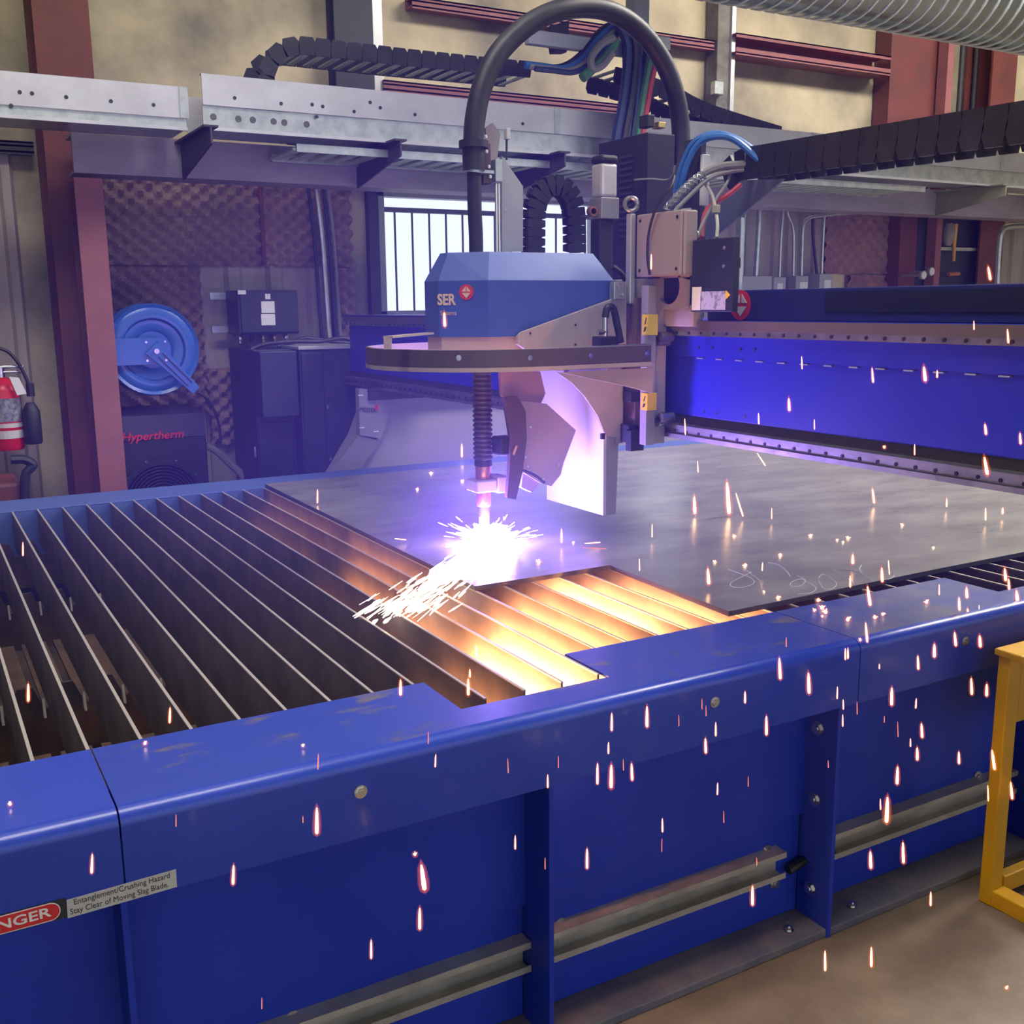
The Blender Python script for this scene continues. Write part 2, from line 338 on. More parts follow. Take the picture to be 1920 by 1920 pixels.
def girt(label, a, b, h, m, d=0.12):
    mb = MB(); x0, x1 = a[0], b[0]
    mb.box(x0, x1, 6.58 - d, 6.59, a[2] - 0.01, a[2]); mb.box(x0, x1, 6.575, 6.59, a[2] - h, a[2]); mb.box(x0, x1, 6.58 - d, 6.59, a[2] - h - 0.01, a[2] - h)
    mb.box(x0, x1, 6.58 - d, 6.58 - d + 0.008, a[2] - h - 0.02, a[2] - h + 0.03); mb.box(x0, x1, 6.58 - d, 6.58 - d + 0.008, a[2] - 0.03, a[2])
    return solo('wall_girt', mb, m, label, 'girt', (x0, 6.55, a[2] - h))
girt('thin red wall girt just above the aluminium rail', (2.794,6.5,2.977), (4.658,), 0.05, PINKST, 0.10)
girt('thin red wall girt high behind the hose arc', (3.005,6.5,3.491), (5.476,), 0.05, PINKST, 0.10)
girt('deep red wall girt between the grey post and the wide red column', (5.583,6.4,3.538), (7.232,), 0.13, PINKST, 0.20)
girt('dark rusty girt crossing the wall left of the big red column', (0.5151,6.5,2.472), (0.7287,), 0.05, DARKPOST, 0.1)

# ================================================================ CABLE RUNWAY
def runway(label, x0, x1, ztop, zface, zlip, seams, holes):
    r = thing('runway_rail', label, 'rail', ((x0 + x1) / 2, 5.5, zlip))
    mb = MB(); mb.box(x0, x1, 5.40, 5.408, zface, ztop - 0.006); mb.box(x0, x1, 5.40, 5.43, ztop - 0.006, ztop); part('face', mb, ALU, r)
    mb = MB(); mb.box(x0, x1, 5.408, 5.75, zlip, zlip + 0.006); mb.box(x0, x1, 5.415, 5.423, zlip, zface); part('tray', mb, GALV, r)
    mb = MB(); mb.box(x0, x1, 5.395, 5.42, zlip - 0.012, zlip + 0.004); part('lower_lip', mb, ALU, r)
    mb = MB(); mb.box(x0, x1, 5.74, 5.75, zlip, ztop - 0.05); part('back_face', mb, ALU, r)
    for s in seams:
        mb = MB(); mb.box(s - 0.02, s + 0.02, 5.394, 5.40, zface, ztop); part('splice_strip', mb, GALV, r)
    for (hx, hz) in holes:
        mb = MB(); mb.lathe([(0.009, 0), (0.009, 0.004)], (hx, 5.397, hz), 'Y', 10); part('rivet_hole', mb, BLACKP, r)
    return r
runway('bright aluminium runway rail at upper left, ending at the dark bracket', -0.8, 1.3, 2.617, 2.475, 2.43, [1.289],
       [(0.5702,5.4,2.532)[::2], (0.6204,5.4,2.531)[::2], (0.7626,5.4,2.527)[::2], (0.956,5.4,2.525)[::2], (1.147,5.4,2.524)[::2], (0.5301,5.4,2.472)[::2]])
runway('long aluminium runway rail crossing behind the hose arc to the right', 1.38, 9.4, 2.688, 2.545, 2.44, [3.401, 5.42, 7.387],
       [(1.536,5.4,2.587)[::2], (1.769,5.4,2.58)[::2], (1.931,5.4,2.588)[::2], (1.987,5.4,2.583)[::2], (1.953,5.4,2.531)[::2], (2.248,5.4,2.624)[::2], (2.304,5.4,2.602)[::2], (2.157,5.4,2.572)[::2], (2.503,5.4,2.583)[::2], (3.17,5.4,2.584)[::2]])
for p in ((1.43,5.415,2.494), (1.553,5.415,2.493), (1.625,5.415,2.494), (1.731,5.415,2.494), (1.786,5.415,2.493), (1.903,5.415,2.493)):
    mb = MB(); mb.lathe([(0.016, 0), (0.016, -0.002)], p, 'Y', 14); part('round_hole', mb, mat('hole_grey', (0.10, 0.10, 0.09), 0.7), COL.objects['runway_rail.001'])
# dark gusset brackets that carry the rail from the cross beam
def bracket(label, x, m):
    r = thing('rail_bracket', label, 'bracket', (x, 5.7, 2.25), 'brackets under the runway rail')
    mb = MB(); mb.prism([(5.90, 2.43), (5.28, 2.43), (5.28, 2.35), (5.90, 2.245)], 'X', x - 0.005, x + 0.005); part('gusset', mb, m, r)
    mb = MB(); mb.box(x - 0.035, x + 0.035, 5.28, 5.90, 2.425, 2.435); part('top_flange', mb, m, r)
bracket('dark steel gusset bracket at the joint of the two runway rails', 1.381, BRACKET)
bracket('dark steel gusset bracket just left of the hose arc', 2.363, BRACKET)
bracket('dark steel gusset bracket behind the grey slide plate inside the hose arc', 3.379, BRACKET)
bracket('olive grey gusset bracket at the far right below the front cable chain', 7.293, mat('olive_steel', (0.22, 0.21, 0.15), 0.6))
# ladder tray under the rail
lt = thing('ladder_tray', 'slatted metal ladder tray hanging under the long runway rail', 'cable tray', (4.5, 5.6, 2.36))
for y in (5.44, 5.86):
    mb = MB(); mb.box(1.854, 6.6, y, y + 0.02, 2.36, 2.40); part('stringer', mb, GALV, lt)
mb = MB(); mb.box(-0.03, 0.03, 5.46 - 5.65, 5.86 - 5.65, -0.006, 0.006); me_r = mb.mesh('ladder_rung', RUNG)
x = 1.868
while x < 6.5:
    piece('ladder_rung', me_r, lt, (x, 5.65, 2.375)); x += 0.11

# energy chains: links with two black side plates and a pale rung
def chain(name, label, path, width, h, wdir, rung_m=RUNG, top=True):
    r = thing(name, label, 'cable chain', tuple(path[0]))
    P = [Vector(p) for p in path]; wd = Vector(wdir).normalized()
    for i in range(len(P) - 1):
        a, b = P[i], P[i + 1]; d = (b - a); L = d.length; d.normalize(); n = wd.cross(d).normalized()
        def q(u, v, w_): return a + d * u + n * v + wd * w_
        g = L * 0.11
        for w0, w1 in ((-width / 2, -width / 2 + 0.012), (width / 2 - 0.012, width / 2)):
            mb = MB(); vs = [q(u, v, w_) for w_ in (w0, w1) for (u, v) in ((g, -h / 2), (L + g * 0.2, -h / 2), (L + g * 0.6, 0), (L - g, h / 2), (g * 1.5, h / 2), (-g * 0.2, h * 0.2))]
            mb.add(vs, [(5, 4, 3, 2, 1, 0), (6, 7, 8, 9, 10, 11)] + [(k, (k + 1) % 6, 6 + (k + 1) % 6, 6 + k) for k in range(6)])
            lk = part('chain_link', mb, RUBBER, r)
        mb = MB()
        for v0, v1 in ((-h / 2 + 0.002, -h / 2 + 0.010),):
            vs = [q(u, v, w_) for u in (L * 0.32, L * 0.68) for v in (v0, v1) for w_ in (-width / 2 + 0.012, width / 2 - 0.012)]
            mb.add(vs, [(0, 1, 3, 2), (4, 6, 7, 5), (0, 4, 5, 1), (2, 3, 7, 6), (0, 2, 6, 4), (1, 5, 7, 3)])
        part('rung', mb, rung_m, lk)
    return r
def seg(ps, L):     # resample a polyline into equal steps
    ps = [Vector(p) for p in ps]; out = [ps[0]]; acc = 0
    for a, b in zip(ps[:-1], ps[1:]):
        d = (b - a).length; t = L - acc
        while t <= d: out.append(a + (b - a) * (t / d)); t += L
        acc = (acc + d) % L
    return out
za, zb = 2.475, 2.875
xl = 1.736 + 0.16; hr = (zb - za) / 2
bend = [(xl - hr * math.sin(t) * 0.95, 5.58, (za + zb) / 2 + hr * math.cos(t)) for t in [math.pi * k / 14 for k in range(15)]]
chain('cable_chain', 'black cable chain with pale rungs looping back above the runway rail', seg([(3.249, 5.58, zb + 0.01), (xl + 0.6, 5.58, zb)] + bend + [(xl + 1.4, 5.58, za)], 0.085), 0.30, 0.085, (0, 1, 0), top=False)
chain('cable_chain', 'black cable chain with pale rungs dropping from the mast to the rail', seg(curve_pts([(3.819,5.58,2.907), (3.977,5.58,2.891), (4.221,5.58,2.85), (4.498,5.58,2.767), (4.81,5.58,2.714), (5.232,5.58,2.655)], 6), 0.085), 0.30, 0.10, (0, 1, 0), top=False)

# spiral duct under the roof
du = thing('spiral_duct', 'large shiny spiral metal ventilation duct under the roof', 'duct', (5.8, 4.9, 3.2))
DY, DR = 4.75, 0.36; DZ = 3.185 + DR * 1.02
mb = MB(); mb.tube([(3.0 + 0.2 * k, DY, DZ) for k in range(36)], DR, 40); part('duct_wall', mb, DUCT, du)
pitch = 0.105; hx = []
for k in range(int(7.0 / pitch * 28)):
    t = k / 28; hx.append((3.05 + t * pitch, DY + (DR + 0.002) * math.cos(2 * math.pi * t), DZ + (DR + 0.002) * math.sin(2 * math.pi * t)))
mb = MB(); mb.tube(hx, 0.008, 5); part('spiral_seam', mb, mat('seam_bright', (0.75, 0.78, 0.78), 0.35, 0.4), du)

# mast on the gantry that carries the cables
ms = thing('cable_mast', 'grey cable mast with a crossarm behind the hose arc', 'mast', (3.904, 5.3, 1.1))
mx0, mx1 = 3.843, 3.958
mb = MB(); mb.box(mx0, mx1, 5.28, 5.36, 1.1, 3.356, 0.004); part('mast_tube', mb, GREYB, ms)
mb = MB(); mb.box(3.149, mx1 + 0.06, 5.29, 5.34, 2.986, 3.06, 0.004); part('crossarm', mb, GREYB, ms)
mb = MB(); mb.box(mx0 - 0.10, mx1 + 0.14, 5.26, 5.28, 3.042, 3.111); part('clamp_plate', mb, GALV, ms)
mb = MB(); mb.prism([(3.322, 0 + 3.106), (3.445, 3.148), (3.427, 2.978), (3.349, 2.97)], 'Y', 5.34, 5.40); part('chain_anchor', mb, BRACKET, ms)
def cable(name, label, pts, r, m, n=8, group=None, k=8):
    mb = MB(); mb.tube(curve_pts(pts, k), r, n); p = pts[0]
    return solo(name, mb, m, label, 'hose' if 'hose' in name else 'cable', tuple(p), group)
lb = ['dark cable of the bundle sagging from the chain end to the mast top, uppermost', 'blue cable of the bundle sagging from the chain end to the mast top', 'grey cable of the bundle sagging from the chain end to the mast top', 'lowest dark blue cable of the bundle sagging from the chain end']
for i, (m, dy) in enumerate([(RUBBER, 0), (HOSEB, 4), (CABLEG, 8), (HOSEDB, 12)]):
    P = [(3.097,5.3,2.881), (3.217,5.3,2.882), (3.356,5.3,2.887), (3.481,5.3,2.955), (3.589,5.3,3.071), (3.699,5.3,3.146), (3.774,5.3,3.108), (3.787,5.28,2.968), (3.775,5.28,2.763), (3.74,5.28,2.519), (3.731,5.28,2.316)]
    P = [(p[0] + 0.02 * i, p[1] - 0.02 * i, p[2] - dy * 0.0028) for p in P]
    cable('mast_cable', lb[i], P, 0.016 if i != 1 else 0.02, m, 7, 'cables over the mast')
for i, (nm, m, a, lab) in enumerate([('mast_cable', HOSEDB, 0, 'thick dark blue cable hanging down the left side of the mast'), ('mast_cable', RUBBER, 1, 'thick black cable hanging down the mast beside the blue one')]):
    P = [(3.683,5.2,3.125), (3.744,5.2,3.019), (3.735,5.2,2.833), (3.708,5.2,2.672), (3.672,5.2,2.504), (3.663,5.2,2.304)]
    cable(nm, lab, [(p[0] + 0.055 * a, p[1], p[2]) for p in P], 0.026, m, 8)
cable('green_hose', 'green hose running down the right side of the mast', [(3.916,5.2,3.08), (3.914,5.2,2.994), (3.882,5.2,2.846), (3.854,5.2,2.698), (3.827,5.2,2.514), (3.827,5.2,2.312)], 0.024, HOSEG)
cable('red_hose', 'red hose tied beside the green hose on the mast', [(3.924,5.18,3.063), (3.941,5.18,2.978), (3.905,5.18,2.845), (3.874,5.18,2.697), (3.843,5.18,2.513), (3.843,5.18,2.311)], 0.018, HOSER)
cable('black_hose', 'black hose left of the green hose on the mast', [(3.916,5.24,3.074), (3.91,5.24,2.987), (3.881,5.24,2.853), (3.853,5.24,2.704), (3.826,5.24,2.519), (3.825,5.24,2.316)], 0.024, RUBBER)
cable('green_hose', 'bunched olive green hoses hanging over the chain anchor', [(3.68,5.22,3.045), (3.644,5.22,2.985), (3.583,5.22,2.922), (3.518,5.22,2.873), (3.454,5.22,2.822)], 0.028, HOSEG)
cable('grey_hose', 'grey looped hose hanging under the mast crossarm', [(3.648,5.2,3.051), (3.558,5.2,3), (3.497,5.2,2.924), (3.512,5.2,2.875), (3.576,5.2,2.898), (3.641,5.2,2.966)], 0.022, CABLEG)

# ================================================================ THINGS ON AND BY THE WALL
def foam(label, x0, x1, z0, z1, px, pz, amp, m, yb=YW - 0.002, ragged=0.0):
    nx = max(2, int((x1 - x0) / px * 6)); nz = max(2, int((z1 - z0) / pz * 6)); v = []; f = []
    for j in range(nz + 1):
        for i in range(nx + 1):
            x = x0 + (x1 - x0) * i / nx; z = z0 + (z1 - z0) * j / nz
            s_ = math.cos(2 * math.pi * (x - x0) / px) * math.cos(2 * math.pi * (z - z0) / pz)
            h = 0.022 + amp * (0.5 + 0.5 * s_) ** 0.8
            if i in (0, nx): x += ragged * (0.5 + 0.5 * math.sin(z * 90))
            v.append((x, yb - h, z))
    n1 = len(v)
    for j in range(nz):
        for i in range(nx):
            a = j * (nx + 1) + i; f.append((a, a + 1, a + nx + 2, a + nx + 1))
    mb = MB(); mb.add(v, f, True); mb.box(x0, x1, yb - 0.02, yb, z0, z1)
    return solo('foam_panel', mb, m, label, 'foam panel', ((x0 + x1) / 2, yb, z0), 'egg-crate foam panels')
FX0, FXM, FX1 = 1.065, 1.978, 2.563
FZ1 = 2.35; FZ0 = 1.827
foam('brown egg-crate foam panel under the beam right of the red post', FX0, FXM - 0.004, FZ0, FZ1 + 0.05, 0.105, 0.084, 0.075, FOAM)
foam('brown egg-crate foam panel left of the window, behind the conduits', FXM + 0.004, FX1, FZ0, FZ1 + 0.05, 0.105, 0.084, 0.075, FOAM)
foam('brown egg-crate foam panel behind the blue hose reel', FX0, 1.588, 0.9606, FZ0 - 0.006, 0.105, 0.084, 0.075, FOAM)
foam('narrow egg-crate foam strip left of the window jamb', 2.429, FX1 + 0.01, 1.1, FZ0 - 0.006, 0.105, 0.084, 0.075, FOAM)
foam('low egg-crate foam panel between the hose reel and the black cabinet', 1.583, 1.875, 0.747, 1.216, 0.105, 0.084, 0.075, FOAM, ragged=0.02)
foam('reddish egg-crate foam panel right of the grey conduits', 6.754, 7.683, 1.815, 2.35, 0.13, 0.115, 0.05, FOAM_R)
foam('reddish egg-crate foam panel low behind the gantry beam', 7.059, 7.724, 1.2, 1.806, 0.13, 0.115, 0.05, FOAM_R)

# conduits left of the window
for i, (px, rr, m, lab) in enumerate([(0, 0.012, RUBBER, 'thin black cable beside the bright conduit on the foam wall'), (0.05, 0.017, GALV, 'bright metal conduit running down the foam wall'), (0.095, 0.012, RUBBER, 'black cable right of the bright conduit on the foam wall'), (0.125, 0.012, CABLEG, 'grey cable at the right of the conduit bundle')]):
    a = (2.256,6.44,2.303); b = (2.281,6.44,1.986); c = (2.292,6.44,1.63); d = (2.301,6.44,1.366)
    cable('conduit', lab, [(p[0] + px, p[1], p[2]) for p in (a, b, c, d)], rr, m, 8, 'conduits left of the window')
mb = MB(); mb.cyl((FXM, 6.515, FZ0 + 0.01), (FXM, 6.515, FZ1), 0.014, 8); solo('conduit', mb, REDST, 'thin dark red pipe at the seam of the two upper foam panels', 'pipe', (FXM, 6.51, FZ0))

# small black junction cabinet with labels
bx = thing('junction_cabinet', 'small black wall cabinet with two white labels above the big cabinets', 'cabinet', (1.897, 6.35, 1.421))
bx0, bx1, bz0, bz1 = 1.712, 2.076, 1.423, 1.679
mb = MB(); mb.box(bx0, bx1, 6.20, 6.45, bz0, bz1, 0.008); part('body', mb, CABINET, bx)
mb = MB(); mb.box(bx0 + 0.015, bx1 - 0.006, 6.188, 6.20, bz0 + 0.012, bz1 - 0.012, 0.004); part('door', mb, CABINET, bx)
for a in ((490, 565, 516, 589), (491, 590, 517, 611)):
    pass
for (x0_, z0_, x1_, z1_) in ((1.847, 1.547, 1.927, 1.615), (1.843, 1.476, 1.927, 1.541), (1.873, 1.627, 1.905, 1.658), (1.714, 1.655, 1.761, 1.679)):
    mb = MB(); mb.box(x0_, x1_, 6.185, 6.188, z0_, z1_, 0.001); part('label_plate', mb, WHITE, bx)
for z in (bz1 - 0.03, bz0 + 0.03):
    mb = MB(); mb.box(1.619, bx0 + 0.05, 6.45, 6.47, z - 0.02, z + 0.02); part('mounting_strap', mb, GALV, bx); mb = MB(); mb.box(bx1 - 0.02, bx1 + 0.05, 6.45, 6.47, z - 0.02, z + 0.02); part('mounting_strap', mb, GALV, bx)
for k in range(5):
    x = bx0 + 0.03 + k * 0.07
    mb = MB(); mb.lathe([(0.012, 0), (0.016, -0.01), (0.016, -0.03), (0.010, -0.035), (0.010, -0.05)], (x, 6.3, bz0), 'Z', 10); part('cable_gland', mb, [CHROME, RUBBER, BRASS, BRASS, CHROME][k], bx)

# the two black machine cabinets
c1 = thing('machine_cabinet', 'low black cabinet with a protruding front box, left of the taller one', 'cabinet', (1.75, 5.95, 0))
cx0, cxm, cx1 = 1.659, 1.898, 1.917
cz = 1.348
mb = MB(); mb.box(1.703 - 0.02, 1.916 - 0.004, 5.85, 6.35, 0, cz, 0.008); part('body', mb, CABINET, c1)
mb = MB(); mb.box(cx0 + 0.02, cx1 - 0.03, 5.70, 5.85, 0.9819, cz - 0.004, 0.006); part('front_box', mb, mat('cabinet_box', (0.020, 0.020, 0.055), 0.5), c1)
mb = MB(); mb.box(cx0 + 0.03, cx1 - 0.03, 5.835, 5.85, 0.06, 0.9419, 0.004); part('lower_door', mb, CABINET, c1)
for z in (0.55, 0.75): mb = MB(); mb.box(cx0 + 0.0, cx0 + 0.01, 5.84, 5.85, z, z + 0.06); part('hinge', mb, CHROME, c1)
c2 = thing('machine_cabinet', 'tall black double cabinet beside the gantry end', 'cabinet', (2.1, 5.9, 0))
kx0, kx1 = 1.916, 2.284; kz = 1.364
mb = MB(); mb.box(kx0, kx1, 5.75, 6.30, 0, kz - 0.02, 0.006); part('body', mb, CABINET, c2)
mb = MB(); mb.box(kx0 - 0.006, kx1 + 0.004, 5.74, 6.31, kz - 0.02, kz, 0.004); part('top_cover', mb, mat('cabinet_top', (0.33, 0.34, 0.35), 0.4), c2)
mb = MB(); mb.box(kx0 + 0.01, kx0 + 0.13, 5.738, 5.75, 0.05, kz - 0.035, 0.003); part('door', mb, CABINET, c2)
mb = MB(); mb.box(kx0 + 0.14, kx1 - 0.01, 5.738, 5.75, 0.05, kz - 0.035, 0.003); part('door', mb, CABINET, c2)
for z in (1.019, 0.7169):
    mb = MB(); mb.box(kx0 + 0.145, kx0 + 0.16, 5.73, 5.74, z - 0.012, z + 0.012, 0.002); part('latch', mb, CHROME, c2)
cable('black_cable', 'black cables coiled on top of the tall black cabinet', [(1.702,5.95,1.348), (1.796,5.95,1.376), (1.984,5.95,1.386), (2.113,5.95,1.383), (2.245,5.95,1.398), (2.311,5.95,1.384)], 0.012, RUBBER)
cable('black_cable', 'black cable bent across the top edge of the tall cabinet', [(1.888,6.05,1.355), (2.002,6.05,1.383), (2.067,6.05,1.4), (2.215,6.05,1.378), (2.366,6.05,1.361)], 0.012, RUBBER)

# plasma power supply
ps = thing('plasma_power_supply', 'dark plasma power supply with a red name and a round fan grille', 'power supply', (1.2, 6.3, 0))
px0, px1 = 0.9711, 1.469; pz = 0.9903; pzm = 0.8579
mb = MB(); mb.box(px0 - 0.0, px1, 6.14, 6.46, 0, pzm, 0.01); part('body', mb, BLACK, ps)
mb = MB(); mb.loft([[(px0 - 0.0, 6.135, pzm), (px1, 6.135, pzm), (px1, 6.46, pzm), (px0 - 0.0, 6.46, pzm)], [(px0 - 0.0, 6.15, pz), (px1 - 0.004, 6.15, pz), (px1 - 0.004, 6.46, pz), (px0 - 0.0, 6.46, pz)], [(px0 + 0.02, 6.20, pz + 0.03), (px1 - 0.03, 6.20, pz + 0.03), (px1 - 0.03, 6.44, pz + 0.03), (px0 + 0.02, 6.44, pz + 0.03)]]); part('top_cover', mb, mat('violet_black', (0.030, 0.022, 0.060), 0.45), ps)
text('name_lettering', 'Hypertherm', ps, (0.9964,6.125,0.8566), (1, 0, 0), (0, 0, 1), 0.066, REDPR, 0.002, sx=1.03, font_shear=0.25, bold=0.001)
fx, fz, fr = 1.199, 0.506, 0.238
mb = MB(); mb.lathe([(fr, 0), (fr, -0.02), (fr - 0.025, -0.02), (fr - 0.025, 0)], (fx, 6.14, fz), 'Y', 40); part('fan_shroud', mb, BLACK, ps)
gm = mat('fan_wire', (0.11, 0.11, 0.15), 0.4, 0.6)
for k in range(9):
    R_ = fr - 0.03 - k * 0.018; mb = MB(); mb.tube([(fx + R_ * math.cos(t), 6.117, fz + R_ * math.sin(t)) for t in [2 * math.pi * q / 36 for q in range(37)]], 0.0022, 4); part('grille_ring', mb, gm, ps)
for t in (0.6, 1.2, 1.9, 2.5): bolt(ps, (fx + fr * math.cos(t), 6.12, fz + fr * math.sin(t)), (0, -1, 0), 0.006, 0.004)
cable('supply_hose', 'thick grey hose curving from the plasma supply to behind the table', [(1.477,6.2,0.7921), (1.534,6.2,0.7564), (1.607,6.2,0.6775), (1.673,6.2,0.6014), (1.724,6.2,0.4833)], 0.022, CABLEG)

# hose reel on the post
hr_ = thing('hose_reel', 'round bright blue hose reel mounted beside the red post', 'hose reel', (1.212, 6.16, 1.108))
hx_, hz_, R0 = 1.198, 1.356, 0.246
mb = MB(); mb.lathe([(0.10, 0), (0.115, -0.012), (R0 * 0.66, -0.014), (R0 * 0.70, -0.03), (R0 * 0.80, -0.036), (R0 * 0.93, -0.022), (R0, -0.03), (R0 + 0.006, -0.012), (R0, 0.0), (0.10, 0.012)], (hx_, 6.1, hz_), 'Y', 48); part('front_flange', mb, REELB, hr_)
mb = MB(); mb.lathe([(R0, 0), (R0 + 0.006, 0.012), (R0 * 0.9, 0.03), (0.1, 0.02)], (hx_, 6.26, hz_), 'Y', 40); part('rear_flange', mb, REELB, hr_)
mb = MB(); mb.lathe([(0.17, 0), (0.17, 0.13)], (hx_, 6.12, hz_), 'Y', 32); part('hose_coil', mb, RUBBER, hr_)
hc = (1.199,6.04,1.351)
mb = MB(); mb.prism([(0.9627, hc[2] + 0.072), (hc[0] + 0.03, hc[2] + 0.072), (hc[0] + 0.075, hc[2] + 0.03), (hc[0] + 0.07, hc[2] - 0.03), (hc[0] + 0.03, hc[2] - 0.072), (0.9627, hc[2] - 0.072)], 'Y', 6.032, 6.05); part('mounting_arm', mb, REELB, hr_)
g = (1.401,6.02,1.127); d_ = Vector((g[0] - hc[0], 0, g[2] - hc[2])); L_ = d_.length; d_.normalize(); nn = Vector((-d_.z, 0, d_.x))
def gp(u, v): q = Vector(hc) + d_ * u + nn * v; return (q.x, q.z)
mb = MB(); mb.prism([gp(-0.03, 0.05), gp(0.1, 0.036), gp(L_, 0.026), gp(L_, -0.026), gp(0.1, -0.036), gp(-0.03, -0.05)], 'Y', 6.015, 6.03); part('guide_arm', mb, REELB, hr_)
for s in (0.015, -0.015):
    mb = MB(); mb.prism([gp(0.03, s + 0.003), gp(L_ - 0.05, s + 0.003), gp(L_ - 0.05, s - 0.003), gp(0.03, s - 0.003)], 'Y', 6.01, 6.016); part('arm_rib', mb, NAVY, hr_)
mb = MB(); mb.lathe([(0.014, 0), (0.014, -0.018), (0.008, -0.018), (0.008, -0.012)], (hc[0], 6.015, hc[2]), 'Y', 16); part('hub', mb, CHROME, hr_)
for (u, v) in ((0.05, 0.05), (-0.05, 0.05), (-0.05, -0.05), (0.05, -0.05)): bolt(hr_, (hc[0] + u, 6.015, hc[2] + v), (0, -1, 0), 0.005, 0.004)
mb = MB(); mb.box(hc[0] - 0.28, hc[0] + 0.02, 6.06, 6.31, hc[2] - 0.04, hc[2] - 0.02); part('wall_bracket', mb, REELB, hr_)
cable('air_hose', 'thin black hose with a metal end hanging from the hose reel', [(1.412,6.02,1.118), (1.468,6.02,1.064), (1.505,6.02,0.9775), (1.518,6.02,0.9006), (1.517,6.02,0.8304)], 0.008, RUBBER)

# fire extinguisher with its hose
fe = thing('fire_extinguisher', 'red fire extinguisher with paper tags hanging at the left edge', 'fire extinguisher', (0.4192, 6.05, 0.8641))
ex, ez0, ez1 = 0.4232, 0.8646, 1.239
er = 0.082; hh = ez1 - ez0
mb = MB(); mb.lathe([(er * 0.9, 0), (er, 0.012), (er, hh * 0.80), (er * 0.86, hh * 0.9), (er * 0.45, hh * 0.98), (er * 0.3, hh)], (ex, 6.05, ez0), 'Z', 28); part('cylinder', mb, REDP, fe)
for z0_, z1_, m in ((0.40, 0.72, mat('ext_label', (0.10, 0.10, 0.14), 0.4, 0, col2=(0.30, 0.30, 0.33), vscale=40)), (0.32, 0.38, GREYL), (0.17, 0.28, GREYL)):
    mb = MB(); rr = er + 0.0015; n = 14
    mb.loft([[(ex + rr * math.cos(t), 6.05 + rr * math.sin(t), ez0 + hh * z) for t in [math.pi * (1.0 + q / n) for q in range(n + 1)]] for z in (z0_, z1_)], closed=False, cap=False); part('label_band', mb, m, fe)
mb = MB(); mb.cyl((ex, 6.05, ez0 + hh), (ex, 6.05, ez0 + hh + 0.05), 0.02, 12); mb.box(ex - 0.02, ex + 0.11, 6.035, 6.065, ez0 + hh + 0.045, ez0 + hh + 0.06, 0.004); mb.box(ex - 0.02, ex + 0.10, 6.035, 6.065, ez0 + hh + 0.02, ez0 + hh + 0.032, 0.004); part('valve_handle', mb, CHROME, fe)
mb = MB(); mb.loft([[(ex + 0.03, 5.955, ez0 + hh * 1.02), (ex + 0.075, 5.955, ez0 + hh * 1.0), (ex + 0.105, 5.96, ez0 + hh * 0.78), (ex + 0.06, 5.96, ez0 + hh * 0.76)], [(ex + 0.03, 5.957, ez0 + hh * 1.02), (ex + 0.075, 5.957, ez0 + hh * 1.0), (ex + 0.105, 5.962, ez0 + hh * 0.78), (ex + 0.06, 5.962, ez0 + hh * 0.76)]]); part('paper_tag', mb, WHITE, fe)
mb = MB(); mb.tube(curve_pts([(ex - 0.1, 6.0, 1.397), (0.44,6,1.383), (0.4968,6,1.327), (0.5319,6,1.244), (0.5454,6,1.197)]), 0.009, 8); part('discharge_hose', mb, RUBBER, fe)
mb = MB(); mb.lathe([(0.02, 0), (0.02, 0.065)], (0.5503,6,1.139), 'Z', 12); part('hose_coupling', mb, BLACK, fe)
mb = MB(); mb.lathe([(0.038, 0), (0.044, 0.01), (0.044, 0.17), (0.034, 0.19), (0.02, 0.215)], (0.5435,6,0.8912), 'Z', 16); part('discharge_horn', mb, BLACK, fe)
mb = MB(); mb.box(ex - 0.03, ex + 0.03, 6.12, 6.56, ez0 + 0.1, ez0 + 0.13); part('wall_hook', mb, GALV, fe)
tk = thing('tool_stand', 'dark red cart with a bent black handle low at the left edge', 'cart', (0.1, 5.6, 0))
mb = MB(); mb.box(-0.2, 0.432, 5.6, 5.95, 0.25, 0.7554, 0.02); part('cart_body', mb, REDST, tk)
mb = MB(); mb.tube(curve_pts([(0.3965,5.6,0.8671), (0.4552,5.6,0.8624), (0.4932,5.6,0.833), (0.4557,5.6,0.7887), (0.4415,5.6,0.6841), (0.426,5.6,0.5657)]), 0.022, 8); part('handle', mb, BLACK, tk)
for xx in (-0.1, 0.25):
    mb = MB(); mb.lathe([(0.12, 0), (0.125, 0.01), (0.125, 0.04), (0.12, 0.05)], (xx, 5.55, 0.125), 'Y', 20); part('wheel', mb, RUBBER, tk)
    mb = MB(); mb.box(xx - 0.02, xx + 0.02, 5.6, 5.63, 0.12, 0.3); part('wheel_fork', mb, REDST, tk)

# right background: conduits and switch boxes
def conduit(label, pts, r, m=GALV): cable('conduit', label, pts, r, m, 8, 'conduits on the right wall')
conduit('stout bright conduit rising from the wide grey box', [(5.869,6.4,1.775), (5.876,6.4,1.979), (5.883,6.4,2.18), (5.883,6.4,2.308)], 0.022)
conduit('slim conduit rising from the small switch box', [(6.136,6.42,1.777), (6.137,6.42,2.066), (6.146,6.42,2.23), (6.146,6.42,2.32)], 0.013)
conduit('slim conduit with an offset bend between the switch boxes', [(6.286,6.42,1.769), (6.275,6.42,2.069), (6.257,6.42,2.172), (6.207,6.42,2.252), (6.186,6.42,2.321)], 0.013)
conduit('conduit bending to the right above the middle switch box', [(6.373,6.42,1.786), (6.37,6.42,2.029), (6.373,6.42,2.175), (6.422,6.42,2.238), (6.598,6.42,2.269), (6.992,6.42,2.307)], 0.015)
